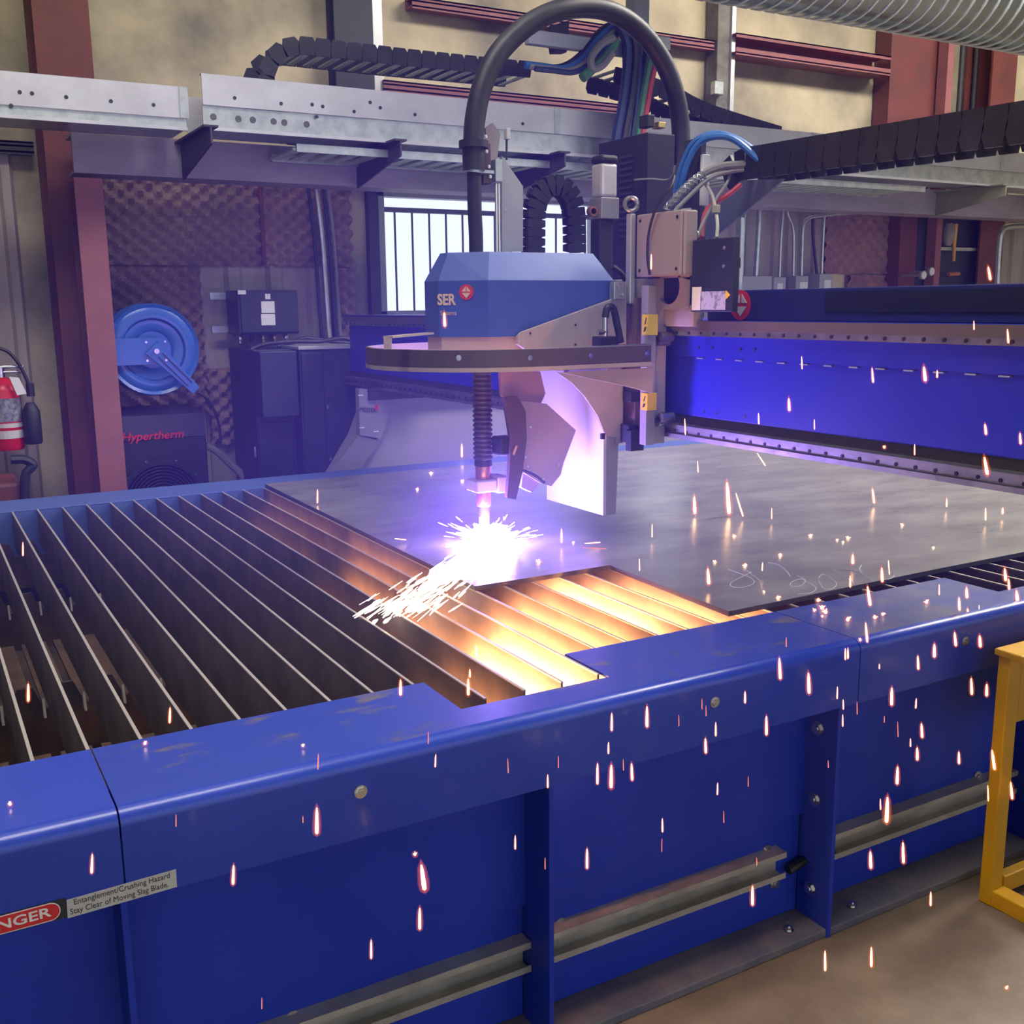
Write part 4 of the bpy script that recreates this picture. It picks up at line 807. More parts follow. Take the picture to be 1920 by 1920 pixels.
# shield box below: lit face towards the arc
shz0, shz1 = 0.877, 1.40
sy0, sy1 = 2.888, 3.25
pp = [(sy0, shz0), (sy0, 1.157), (2.932, 1.211), (3.007, 1.268), (3.09, 1.312), (3.188, shz1), (sy1 + 0.1, shz1), (sy1 + 0.1, 1.0), (sy1, 0.98), (sy1, shz0)]
mb = MB(); mb.prism(pp, 'X', 2.0, 2.012); part('shield_plate', mb, mat('shield_white', (0.60, 0.55, 0.56), 0.5), hd)
mb = MB(); mb.prism([(2.012, shz0), (2.052, shz0), (2.07, 1.40), (2.012, 1.40)], 'Y', sy0 - 0.001, sy0 + 0.35); part('slide_block', mb, mat('slide_grey', (0.30, 0.27, 0.29), 0.5), hd)
polyY('slide_cheek', [(1.807,2.886,1.369), (2.069,2.886,1.314), (2.071,2.886,1.121), (2.045,2.886,1.119), (2.045,2.886,1.14), (1.999,2.886,1.153), (1.969,2.886,1.217), (1.92,2.886,1.281), (1.868,2.886,1.33)], 2.876, 2.886, BEIGE)
mb = MB(); q = (1.984,2.87,1.15); mb.box(q[0] - 0.006, q[0] + 0.008, 2.866, 2.878, q[2] - 0.01, q[2] + 0.01, 0.002); part('limit_switch', mb, BLACK, hd)
# bevel linkage plates
LINK = mat('link_grey', (0.34, 0.27, 0.29), 0.5)
polyY('bevel_link', [(1.681,3.03,1.368), (1.834,3.03,1.362), (1.854,3.03,1.287), (1.823,3.03,1.231), (1.73,3.03,1.254), (1.686,3.03,1.288)], 3.02, 3.035, mat('link_red', (0.36, 0.22, 0.20), 0.5))
lk_ = polyY('bevel_link', [(1.685,3,1.273), (1.764,3,1.269), (1.84,3,1.256), (1.957,3,1.16), (1.907,3,1.051), (1.895,3,1.011), (1.858,3,0.9761), (1.814,3,0.9911), (1.731,3,1.044), (1.728,3,1.098), (1.702,3,1.188)], 2.99, 3.0, LINK)
for p in ((1.778,2.99,1.184), (1.756,2.99,1.084), (1.766,2.99,1.051), (1.825,2.99,1.004), (1.886,2.99,1.046)): bolt(lk_, p, (0, -1, 0), 0.0035, 0.003)
polyY('pivot_arm', [(1.665,2.985,1.287), (1.715,2.985,1.29), (1.744,2.985,1.239), (1.748,2.985,1.151), (1.733,2.985,1.046), (1.705,2.985,0.9494), (1.671,2.985,0.9582), (1.682,2.985,1.05), (1.687,2.985,1.155)], 2.965, 2.983, mat('link_dark', (0.10, 0.06, 0.075), 0.5))
mb = MB(); q = (1.685,3,1.127); mb.box(q[0] - 0.030, q[0] + 0.028, 2.975, 3.04, q[2] - 0.03, q[2] + 0.03, 0.006); part('tilt_motor', mb, BLACK, hd)
mb = MB(); mb.cyl((1.692,2.96,1.101), (1.705,2.96,1.129), 0.006, 8); part('clevis_pin', mb, COPPER, hd)
polyY('lower_link', [(1.753,3.02,1.03), (1.815,3.02,1.006), (1.809,3.02,0.9759), (1.788,3.02,0.9596), (1.746,3.02,0.9818)], 3.0, 3.04, LINK)
mb = MB(); mb.tube(curve_pts([(1.724,2.995,1.045), (1.759,2.995,1.035), (1.8,2.995,1.015), (1.832,2.995,0.9902)]), 0.007, 8); part('link_cable', mb, RUBBER, hd)
mb = MB(); mb.box(2.062 - 0.04, 2.062 + 0.03, 3.10, 3.16, 1.062, 1.194, 0.004); part('rear_guard', mb, mat('guard_violet', (0.16, 0.10, 0.14), 0.5), hd)
# torch: corrugated lead, collars, nozzle
tc_ = (1.635, 3.06)
prof = []; z = 1.40; z_end = 1.075; k = 0
while z > z_end: prof += [(0.0275, z), (0.033, z - 0.004), (0.033, z - 0.009), (0.0275, z - 0.013)]; z -= 0.0155
mb = MB(); mb.lathe(prof, (*tc_, 0), 'Z', 18); part('torch_lead', mb, mat('lead_brown', (0.055, 0.04, 0.04), 0.5), hd)
mb = MB(); mb.lathe([(0.028, 1.08), (0.03, 1.07), (0.03, 1.058), (0.028, 1.056)], (*tc_, 0), 'Z', 20); part('lead_collar', mb, BLACK, hd)
mb = MB(); mb.lathe([(0.026, 1.058), (0.027, 1.055), (0.027, 1.015), (0.025, 1.012)], (*tc_, 0), 'Z', 20); part('torch_sleeve', mb, COPPER, hd)
mb = MB(); mb.box(tc_[0] - 0.045, tc_[0] + 0.03, 3.02, 3.10, 0.972, 1.012, 0.004); part('torch_clamp', mb, BEIGE, hd); mb = MB(); mb.box(tc_[0] + 0.033, tc_[0] + 0.075, 3.02, 3.10, 0.965, 1.02, 0.004); part('torch_clamp', mb, BEIGE, hd)
mb = MB(); mb.lathe([(0.024, 0.972), (0.025, 0.968), (0.025, 0.925), (0.022, 0.92)], (*tc_, 0), 'Z', 20); part('retaining_cap', mb, COPPER, hd)
mb = MB(); mb.lathe([(0.022, 0.92), (0.020, 0.905), (0.019, 0.885)], (*tc_, 0), 'Z', 20); part('shield_cap', mb, BLACK, hd)
mb = MB(); mb.lathe([(0.019, 0.886), (0.017, 0.86), (0.010, 0.838), (0.005, 0.836)], (*tc_, 0), 'Z', 20); part('nozzle', mb, COPPER, hd)
# slide plate, guide rods and clamp above the hood
sl = polyY('slide_plate', [(1.724,3.08,2.049), (1.802,3.08,1.958), (1.8,3.08,1.752), (1.72,3.08,1.75)], 3.07, 3.085, mat('slide_plate_grey', (0.36, 0.36, 0.38), 0.45, 0.3))
for p in ((1.734,3.07,1.884), (1.778,3.07,1.886)): bolt(sl, p, (0, -1, 0), 0.003, 0.003)
polyY('guide_bracket', [(1.678,3.09,2.132), (1.704,3.09,2.15), (1.731,3.09,2.119), (1.718,3.09,2.037), (1.701,3.09,1.979), (1.686,3.09,1.986)], 3.09, 3.10, BEIGE)
for px in (1.697, 1.707): mb = MB(); mb.cyl((px, 3.06, 1.74), (px, 3.06, 2.033), 0.0055, 8); part('guide_rod', mb, CHROME, hd)
mb = MB(); q = (1.691,3.05,2.002); mb.box(q[0] - 0.012, q[0] + 0.014, 3.03, 3.07, q[2] - 0.04, q[2] + 0.03, 0.003); part('rod_clamp', mb, GALV, hd)
mb = MB(); mb.cyl((1.73,3.05,2.033), (1.731,3.05,2.095), 0.0035, 6); part('sensor_wire', mb, RUBBER, hd)
mb = MB(); q = (1.733,3.05,2.111); mb.box(q[0] - 0.007, q[0] + 0.007, 3.04, 3.06, q[2] - 0.016, q[2] + 0.018, 0.002); part('sensor_tip', mb, GREYL, hd)
mb = MB(); q = (1.657,3.05,2.029); mb.box(q[0] - 0.016, q[0] + 0.012, 3.04, 3.08, 1.956, 2.08, 0.003); part('hose_bracket', mb, mat('rusty_bracket', (0.10, 0.06, 0.06), 0.6), hd)
for p in ((1.645,3.03,2.096), (1.647,3.03,2.052), (1.655,3.03,2.007), (1.659,3.03,1.977)): bolt(hd, p, (0, -1, 0), 0.004, 0.004)

# big hose arc
HA = [(1.61,3.04,1.737), (1.61,3.04,1.799), (1.607,3.04,1.881), (1.607,3.04,1.961), (1.606,3.04,2.025), (1.607,3.04,2.085), (1.616,3.04,2.16), (1.642,3.04,2.248), (1.7,3.04,2.347), (1.797,3.04,2.435), (1.905,3.04,2.492), (2.023,3.05,2.521), (2.146,3.06,2.521), (2.263,3.07,2.481), (2.362,3.08,2.405), (2.425,3.09,2.317), (2.464,3.1,2.215), (2.469,3.1,2.099), (2.453,3.1,2.007)]
cp = curve_pts(HA, 6)
ha = thing('hose_arc', 'thick black hose arching high over the cutting head', 'hose', HA[0])
mb = MB(); mb.tube(cp[25:], 0.0325, 18); part('hose_sleeve', mb, RUBBER, ha)
mb = MB(); mb.tube(cp[:28], 0.0225, 16); part('inner_hose', mb, BLACK, ha)
mb = MB(); mb.tube([(1.606,3.04,1.993), (1.607,3.04,2.073), (1.607,3.04,2.085)], [0.034, 0.037, 0.036], 18); part('end_cuff', mb, RUBBER, ha)
mb = MB(); mb.tube([(1.607,3.04,2.06), (1.607,3.04,2.082)], 0.046, 18); part('clamp_ring', mb, BLACK, ha)
mb = MB(); mb.tube([(1.605,3.04,1.985), (1.606,3.04,1.996)], 0.031, 18); q = (1.605,3.04,1.992); mb.box(q[0], 1.676, 3.035, 3.05, q[2] - 0.005, q[2] + 0.005); part('band_clip', mb, GALV, ha)

# small upright cable chain arch behind the hood
ac = [(1.893,3.16,1.743), (1.894,3.16,1.813), (1.896,3.16,1.883), (1.907,3.16,1.927), (1.933,3.16,1.962), (1.971,3.16,1.978), (2.009,3.16,1.971), (2.04,3.16,1.941), (2.055,3.16,1.897), (2.06,3.16,1.817), (2.06,3.16,1.745)]
chain('cable_chain', 'small black cable chain arched upright between the slide plate and motor', seg(curve_pts(ac, 8), 0.030), 0.045, 0.068, (0, 1, 0), rung_m=RUBBER)

# ================================================================ CARRIAGE
ca = thing('carriage', 'grey carriage with motor and boxes riding on the gantry behind the head', 'carriage', (2.13, 2.95, 1.13))
mb = MB(); mb.box(2.11, 2.165, 2.77, 3.35, 1.125, 1.66, 0.003); part('back_plate', mb, BEIGE, ca)
mb = MB(); mb.box(2.075, 2.11, 2.755, 2.79, 1.125, 1.637, 0.002); part('edge_rail', mb, mat('carriage_grey', (0.34, 0.31, 0.31), 0.45, 0.2), ca)
mb = MB(); mb.box(2.085, 2.11, 2.83, 2.90, 1.13, 1.60, 0.002); part('linear_guide', mb, mat('rust_brown', (0.16, 0.10, 0.09), 0.5, 0.3), ca)
STK = []
for (u0, v0, u1, v1) in ((2.78, 1.481, 2.747, 1.546), (2.78, 1.24, 2.746, 1.295)):
    mb = MB(); mb.box(2.072, 2.11, u1, u0, v0, v1); s_ = part('warning_sticker', mb, YELLOWS, ca)
    mb = MB(); yc = (u0 + u1) / 2; zc = (v0 + v1) / 2; hh_ = (v1 - v0) / 2
    mb.prism([(yc - 0.008, zc + hh_ * 0.7), (yc - 0.004, zc + hh_ * 0.7), (yc + 0.004, zc), (yc - 0.003, zc + hh_ * 0.1)], 'X', 2.0712, 2.072); part('sticker_mark', mb, BLACKP, s_); mb = MB(); mb.prism([(yc - 0.008, zc - hh_ * 0.2), (yc + 0.002, zc - hh_ * 0.2), (yc + 0.008, zc - hh_ * 0.7), (yc - 0.002, zc - hh_ * 0.6)], 'X', 2.0712, 2.072); part('sticker_mark', mb, BLACKP, s_)
for p in ((2.12,2.768,1.46), (2.12,2.751,1.474), (2.12,2.755,1.201), (2.12,2.738,1.215)):
    mb = MB(); mb.lathe([(0.016, 0), (0.016, 0.05)], (2.12, p[1], p[2]), 'X', 12); part('guide_roller', mb, STEEL, ca)
mb = MB(); mb.box(2.15, 2.19, 2.62, 2.821, 1.508, 1.575, 0.003); part('saddle', mb, BEIGE, ca)
mb = MB(); q = (2.07,2.86,1.156); mb.box(2.06, 2.11, q[1] - 0.03, q[1] + 0.02, q[2] - 0.03, q[2] + 0.03, 0.003); mb.box(2.055, 2.11, q[1] - 0.05, q[1] - 0.02, 1.10, 1.17, 0.003); part('limit_block', mb, BLACK, ca)
mb = MB(); q = (2.07,2.847,1.276); mb.box(2.06, 2.11, q[1] - 0.025, q[1] + 0.02, q[2] - 0.015, q[2] + 0.02, 0.003); part('sensor_block', mb, BLACK, ca)
# motor above
mx_, my_ = 2.06, 3.0
mzt, mzb = 2.06, 1.856; mw = 0.034; mxc = 2.073
mo = thing('drive_motor', 'silver and black drive motor standing above the blue hood', 'motor', (mxc, 3.0, mzb))
mb = MB(); mb.box(mxc - mw, mxc + mw, 2.966, 3.034, mzt - 0.026, mzt, 0.010); part('end_cap', mb, BLACK, mo)
mb = MB(); mb.box(mxc - mw + 0.002, mxc + mw - 0.002, 2.968, 3.032, 1.925, mzt - 0.026, 0.010); part('motor_body', mb, ALU, mo)
mb = MB(); mb.box(mxc - mw - 0.002, mxc + mw + 0.002, 2.964, 3.036, mzb, 1.925, 0.003); part('gearbox', mb, mat('gearbox_grey', (0.28, 0.28, 0.30), 0.4, 0.5), mo)
mb = MB(); mb.box(mxc - 0.035, mxc + 0.02, 2.975, 3.03, 1.66, mzb, 0.004); part('coupling', mb, BLACK, mo)
mb = MB(); q = (2.018,3,1.88); mb.lathe([(0.016, 0), (0.016, -0.02), (0.010, -0.02), (0.010, 0)], q, 'Y', 16); part('shaft_ring', mb, COPPER, mo)
# black control cabinet
kb = thing('control_box', 'large black vented control box behind the silver motor', 'control box', (2.42, 3.15, 1.62))
kt = 2.16; mb = MB(); y1_ = 3.071; y2_ = 3.368
mb.box(2.30, 2.371 + 0.05, y1_, y2_, 1.62, kt, 0.004); part('body', mb, BLACK, kb)
for k in range(14):
    z = 2.092 - k * 0.021
    mb = MB(); mb.box(2.294, 2.30, y1_ + 0.075, y1_ + 0.155, z - 0.004, z + 0.004); part('vent_louvre', mb, mat('louvre', (0.03, 0.03, 0.05), 0.4), kb)
mb = MB(); q = (2.279,3,2.151); mb.box(q[0], q[0] + 0.03, 2.98, 3.02, kt, kt + 0.02, 0.003); part('brass_lug', mb, BRASS, kb)
mb = MB(); q = (2.252,3,2.163); mb.box(q[0] - 0.02, q[0] + 0.01, 2.98, 3.03, kt, kt + 0.04, 0.003); part('cable_entry', mb, BLACK, kb)
# eye bolt on its rod
eb_ = thing('lifting_eye', 'steel lifting eye on a bright upright rod', 'eye bolt', (2.08,2.85,1.597))
c = (2.08,2.859,1.894); mb = MB(); mb.tube([(2.08 + 0.018 * math.cos(t), c[1] - 0.010 * math.cos(t), c[2] + 0.0205 * math.sin(t)) for t in [2 * math.pi * k / 24 for k in range(25)]], 0.0075, 8); part('eye_ring', mb, STEEL, eb_)
mb = MB(); mb.box(2.07, 2.09, c[1] - 0.014, c[1] + 0.012, 1.58, c[2] - 0.03, 0.003); part('rod', mb, ALU, eb_)
# junction box with a lid on four screws, and the round-cut mounting plate
jb = thing('junction_box', 'brownish grey junction box with rounded lid beside the lifting eye', 'junction box', (2.08,2.694,1.66))
jy0, jy1, jz0, jz1 = 2.588, 2.814, 1.664, 1.857
JB = mat('box_brown', (0.30, 0.25, 0.24), 0.5)
mb = MB(); mb.box(2.08, 2.13, jy0 - 0.006, jy1, jz0, jz1, 0.006); part('body', mb, JB, jb)
mb = MB(); mb.box(2.07, 2.08, jy0, jy1, jz0, jz1, 0.005); part('lid', mb, JB, jb)
for (u, v) in ((0.02, 0.02), (0.02, -0.02), (-0.02, 0.02), (-0.02, -0.02)): bolt(jb, (2.07, (jy0 if u > 0 else jy1) + u, (jz0 if v > 0 else jz1) + v), (-1, 0, 0), 0.004, 0.003, m=RUBBER, name='screw')
mp_ = thing('mounting_plate', 'grey mounting plate with a large round cutout below the junction box', 'plate', (2.14,2.714,1.562))
py0, py1, pz0, pz1 = 2.633, 2.795, 1.562, 1.867
cyc, czc, cr = 2.727, 1.632, 0.055
def holed(y0, y1, z0, z1, cy, cz_, r, x0, x1, n=32):
    mb = MB(); o = []; i = []
    for k in range(n):
        t = 2 * math.pi * k / n; c_, s_ = math.cos(t), math.sin(t)
        i.append((cy + r * c_, cz_ + r * s_))
        lim = []
        if c_ > 1e-6: lim.append((y1 - cy) / c_)
        if c_ < -1e-6: lim.append((y0 - cy) / c_)
        if s_ > 1e-6: lim.append((z1 - cz_) / s_)
        if s_ < -1e-6: lim.append((z0 - cz_) / s_)
        m_ = min(lim); o.append((cy + m_ * c_, cz_ + m_ * s_))
    for k in range(n):
        j = (k + 1) % n
        v = [(x, *p) for x in (x0, x1) for p in (o[k], o[j], i[j], i[k])]
        mb.add(v, [(0, 1, 2, 3), (7, 6, 5, 4), (0, 4, 5, 1), (2, 6, 7, 3)])
    return mb
part('plate_body', holed(py0, py1 + 0.05, pz0, jz0 - 0.004, cyc, czc, cr, 2.135, 2.145), BEIGE, mp_)
mb = MB(); mb.box(2.135, 2.145, py0, 2.67, jz0 - 0.004, pz1, 0.002); part('upright_strip', mb, BEIGE, mp_)
mb = MB(); mb.box(2.15, 2.19, py0 + 0.005, py1 + 0.06, pz0 + 0.005, jz0 + 0.03); part('rear_cover', mb, NAVY2, mp_)
# black box with paper labels
lb_ = thing('amplifier_box', 'black box with a white paper label next to the carriage', 'electrical box', (2.12,2.484,1.554))
ly0, ly1, lz0, lz1 = 2.387, 2.571, 1.554, 1.766
mb = MB(); mb.box(2.10, 2.125, ly0, ly1, lz0, lz1, 0.003); part('body', mb, CABINET, lb_)
mb = MB(); mb.box(2.125, 2.24, ly1 - 0.06, ly1 - 0.02, lz0 + 0.13, lz0 + 0.16); part('mounting_arm', mb, BLACK, lb_)
mb = MB(); mb.box(2.0985, 2.10, 2.413, 2.525, 1.56, 1.614); part('paper_label', mb, mat('diagram_paper', (0.42, 0.43, 0.47), 0.6, 0, col2=(0.20, 0.20, 0.24), vscale=60, lo=0.52, hi=0.6), lb_)
mb = MB(); mb.box(2.0985, 2.10, 2.523, 2.565, 1.559, 1.628); part('paper_label', mb, WHITE, lb_)
mb = MB(); y_, z_ = 2.413, 1.603; mb.prism([(y_, z_ - 0.013), (y_, z_ + 0.013), (y_ - 0.019, z_)], 'X', 2.0985, 2.10); part('yellow_arrow', mb, YELLOWS, lb_)
for p in ((2.1,2.426,1.737), (2.1,2.426,1.685)): bolt(lb_, p, (-1, 0, 0), 0.004, 0.003)
mb = MB(); q = (2.13,2.591,1.785); mb.tube([(q[0], q[1] + 0.012 * math.cos(t), q[2] + 0.010 * math.sin(t)) for t in [2 * math.pi * k / 12 for k in range(13)]], 0.003, 6); part('carry_ring', mb, STEEL, lb_)
# bracket post with white strip
bp_ = thing('cable_bracket', 'dark upright bracket with a white edge strip between hoses', 'bracket', (2.3,2.784,1.787))
by0, by1 = 2.769, 2.859
mb = MB(); mb.box(2.29, 2.31, by0, by1, lz1 - 0.1, 2.102, 0.002); part('plate', mb, mat('bracket_navy', (0.035, 0.035, 0.05), 0.5), bp_)
mb = MB(); mb.box(2.285, 2.315, by0 - 0.014, by0 - 0.001, 1.89, 2.048, 0.002); part('edge_strip', mb, WHITE, bp_)

# hoses and cables at the carriage
cable('blue_hose', 'bright blue hose bowing over to the front cable chain, upper of two', [(2.25,2.858,1.88), (2.25,2.833,1.97), (2.26,2.817,2.036), (2.28,2.785,2.092), (2.32,2.742,2.11), (2.36,2.698,2.095), (2.38,2.645,2.061), (2.4,2.599,2.018)], 0.0105, HOSEB)
cable('blue_hose', 'bright blue hose bowing over to the front cable chain, lower of two', [(2.24,2.828,1.869), (2.24,2.798,1.966), (2.25,2.781,2.031), (2.27,2.754,2.081), (2.3,2.705,2.096), (2.34,2.663,2.08), (2.38,2.594,2.013)], 0.0105, HOSEB)
cable('braided_cable', 'thick grey cable in a wire mesh sleeve rising from the junction box', [(2.16,2.776,1.871), (2.18,2.748,1.91), (2.22,2.733,1.951), (2.26,2.717,1.984), (2.32,2.699,2.006), (2.38,2.655,2.01)], 0.013, CABLEG)
mbx = MB()
path = curve_pts([(2.16,2.776,1.871), (2.18,2.748,1.91), (2.22,2.733,1.951), (2.26,2.712,1.983)], 10)
for hand in (1, -1):
    for ph in range(4):
        pts = []
        for i, p in enumerate(path):
            t = hand * i * 0.55 + ph * math.pi / 2; d = (path[min(i + 1, len(path) - 1)] - path[max(i - 1, 0)]).normalized(); a = d.cross(Vector((1, 0, 0))).normalized(); b = d.cross(a)
            pts.append(p + (a * math.cos(t) + b * math.sin(t)) * 0.0155)
        mbx.tube(pts, 0.0012, 4)
solo('mesh_sleeve', mbx, GALV, 'wire mesh grip woven round the grey cable', 'cable grip', tuple(path[0]))
cable('thin_cable', 'thin grey cable looping down over the junction box lid to a sensor', [(2.12,2.688,1.966), (2.08,2.654,1.929), (2.06,2.675,1.891), (2.058,2.708,1.854), (2.058,2.734,1.792), (2.058,2.738,1.727), (2.058,2.725,1.669)], 0.0042, RUBBER)
cable('thin_cable', 'thin grey cable running across the black control box', [(2.28,3.114,2.004), (2.28,3.022,1.998), (2.27,2.92,1.984), (2.26,2.874,1.995), (2.26,2.864,2.024)], 0.004, CABLEG)
cable('thin_cable', 'grey cable dropping from the chain end to the black labelled box', [(2.38,2.642,2.002), (2.36,2.694,1.998), (2.33,2.69,1.952), (2.3,2.697,1.91), (2.25,2.675,1.866), (2.17,2.615,1.811), (2.15,2.608,1.777)], 0.0055, CABLEG)
cable('thin_cable', 'pale cable curling down beside the white edge strip', [(2.38,2.654,1.994), (2.33,2.723,1.988), (2.28,2.735,1.965), (2.25,2.664,1.913), (2.2,2.586,1.857), (2.17,2.541,1.814), (2.15,2.519,1.772)], 0.0055, mat('pale_cable', (0.36, 0.34, 0.30), 0.5))
cable('red_cable', 'dull red cable dropping from the chain end behind the grey ones', [(2.36,2.654,1.949), (2.33,2.681,1.918), (2.3,2.709,1.895), (2.24,2.683,1.858), (2.18,2.626,1.778)], 0.008, HOSER)
cable('grey_cable', 'grey cable leaving the chain end below the mesh sleeve', [(2.38,2.654,1.994), (2.34,2.683,1.989), (2.27,2.703,1.966), (2.2,2.72,1.908), (2.15,2.723,1.863)], 0.007, CABLEG)
mb = MB(); q = (2.19,2.572,1.86); mb.box(q[0] - 0.008, q[0] + 0.008, q[1] - 0.011, q[1] + 0.011, q[2] - 0.012, q[2] + 0.012, 0.002); solo('cable_tag', mb, mat('cable_tag', (0.42, 0.36, 0.29), 0.6), 'small tan tag on the pale cable', 'tag', q)
# sloped support sheet under the chain
sp_ = thing('chain_support', 'sloped grey sheet support under the front cable chain', 'support', (2.5,2.886,1.847))
mb = MB(); mb.prism([(2.611, 1.968), (2.799, 1.982), (3.057, 1.84), (2.968, 1.798), (2.854, 1.848)], 'X', 2.5, 2.51); part('sheet', mb, mat('support_blue_grey', (0.10, 0.11, 0.15), 0.45), sp_)
mb = MB(); mb.box(2.46, 2.475, 2.762, 2.789, 1.62, 1.859, 0.003); part('foot', mb, GALV, sp_)

# front cable chain along the gantry
fc = [(2.45,2.751,1.975), (2.45,2.701,2.003), (2.45,2.652,2.012), (2.45,2.551,2.015), (2.45,2.449,2.013)]
e0 = Vector(fc[2]); e1 = Vector((2.45,1.73,1.997)); fpath = [Vector(fc[0]), Vector(fc[1])] + [e0 + (e1 - e0) * (k / 14.0) for k in range(15)] + [e1 + (e1 - e0) * (k / 14.0) for k in range(1, 5)]
chain('cable_chain', 'big black cable chain climbing to the right edge in the foreground', fpath, 0.16, 0.098, (1, 0, 0), rung_m=mat('rung_grey', (0.05, 0.05, 0.055), 0.5))

# ================================================================ YELLOW STAND
ys = thing('yellow_stand', 'yellow painted steel stand on the floor at the right edge', 'stand', (2.45, 1.55, 0))
yx0 = 2.347; ytop = 0.6911
mb = MB(); mb.box(yx0 + 0.004, yx0 + 0.052, 1.585, 1.62, 0.0, ytop, 0.004); part('upright', mb, YELLOW, ys)
mb = MB(); mb.box(yx0 - 0.008, yx0 + 0.42, 1.545, 1.625, ytop, ytop + 0.018, 0.004); part('top_plate', mb, YELLOW, ys)
mb = MB(); mb.box(yx0 + 0.008, yx0 + 0.058, 1.20, 1.62, 0.0, 0.045, 0.003); part('foot_rail', mb, YELLOW, ys)
mb = MB(); mb.box(yx0 + 0.06, yx0 + 0.42, 1.585, 1.615, 0.02, 0.07, 0.003); part('cross_rail', mb, YELLOW, ys)
mb = MB(); mb.box(yx0 + 0.060, yx0 + 0.42, 1.60, 1.635, ytop - 0.20, ytop - 0.004, 0.02); part('yellow_panel', mb, YELLOW, ys)

# ================================================================ ARC, BLOOM AND SPARKS
ap = thing('plasma_arc', 'blinding white violet plasma arc under the torch nozzle', 'arc', (1.635, 3.06, PT))
rnd = random.Random(3)
bm = bmesh.new(); bmesh.ops.create_icosphere(bm, subdivisions=4, radius=1)
for v in bm.verts:
    d = v.co.normalized(); k = 1.0
    a = math.atan2(d.z, d.x)
    k += 0.16 * math.sin(7 * a + 1.3) * (1 - d.y ** 2) + 0.10 * math.sin(17 * a + 0.4) * (1 - d.y ** 2) + 0.08 * math.sin(9 * d.y + 5 * a)
    v.co = Vector((d.x * 0.080 * k, d.y * 0.066 * k, d.z * 0.042 * k))
bm.verts.index_update()
mb = MB(); mb.add([(1.632 + v.co.x, 3.03 + v.co.y, max(PT + 0.001, 0.818 + v.co.z)) for v in bm.verts], [[v.index for v in f.verts] for f in bm.faces], True); bm.free()
part('arc_glare_ball', mb, emit('arc_white', (0.38, 0.235, 1.0), 430), ap)  # arc source swollen to the size of its lens glare
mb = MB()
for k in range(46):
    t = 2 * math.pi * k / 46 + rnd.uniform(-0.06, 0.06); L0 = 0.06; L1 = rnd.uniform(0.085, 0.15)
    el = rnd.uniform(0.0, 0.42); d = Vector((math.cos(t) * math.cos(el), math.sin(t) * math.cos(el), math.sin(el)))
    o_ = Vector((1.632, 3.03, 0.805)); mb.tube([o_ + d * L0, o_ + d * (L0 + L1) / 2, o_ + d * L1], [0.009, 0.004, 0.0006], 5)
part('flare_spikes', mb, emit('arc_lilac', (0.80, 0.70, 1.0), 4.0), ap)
# added emissive volumes imitating lens bloom and veiling glare round the arc
def bloom(name, label, cat, radius, power, strength, col):
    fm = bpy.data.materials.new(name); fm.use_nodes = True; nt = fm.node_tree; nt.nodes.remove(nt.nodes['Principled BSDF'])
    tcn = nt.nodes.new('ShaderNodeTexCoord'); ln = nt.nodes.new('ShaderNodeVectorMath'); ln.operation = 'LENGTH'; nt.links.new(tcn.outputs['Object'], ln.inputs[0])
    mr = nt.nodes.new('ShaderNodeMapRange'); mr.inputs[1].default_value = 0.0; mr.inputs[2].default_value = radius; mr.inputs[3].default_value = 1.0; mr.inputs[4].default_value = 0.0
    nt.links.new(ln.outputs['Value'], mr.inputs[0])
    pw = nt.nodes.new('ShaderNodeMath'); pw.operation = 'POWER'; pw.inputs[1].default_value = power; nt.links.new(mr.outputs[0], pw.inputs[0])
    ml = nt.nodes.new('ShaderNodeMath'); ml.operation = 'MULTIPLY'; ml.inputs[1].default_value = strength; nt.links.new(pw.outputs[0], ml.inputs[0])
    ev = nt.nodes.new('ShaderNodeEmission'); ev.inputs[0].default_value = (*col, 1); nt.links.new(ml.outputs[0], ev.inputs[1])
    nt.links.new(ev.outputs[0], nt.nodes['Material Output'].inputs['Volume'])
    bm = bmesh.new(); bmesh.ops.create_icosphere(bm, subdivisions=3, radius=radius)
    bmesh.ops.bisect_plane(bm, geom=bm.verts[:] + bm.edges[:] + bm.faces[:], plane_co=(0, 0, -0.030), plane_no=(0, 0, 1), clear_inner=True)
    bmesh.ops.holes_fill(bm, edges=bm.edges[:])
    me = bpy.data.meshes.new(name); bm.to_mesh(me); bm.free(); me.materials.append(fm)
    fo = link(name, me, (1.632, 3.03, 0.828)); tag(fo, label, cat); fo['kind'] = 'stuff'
bloom('arc_bloom', 'violet glowing fume volume added for lens glare round the plasma arc', 'bloom', 0.55, 2.7, 4.8, (0.24, 0.13, 1.0))
bloom('glare_veil', 'thin blue violet haze volume added as camera glare over the cutting table', 'veil', 2.1, 1.2, 0.125, (0.17, 0.11, 1.0))

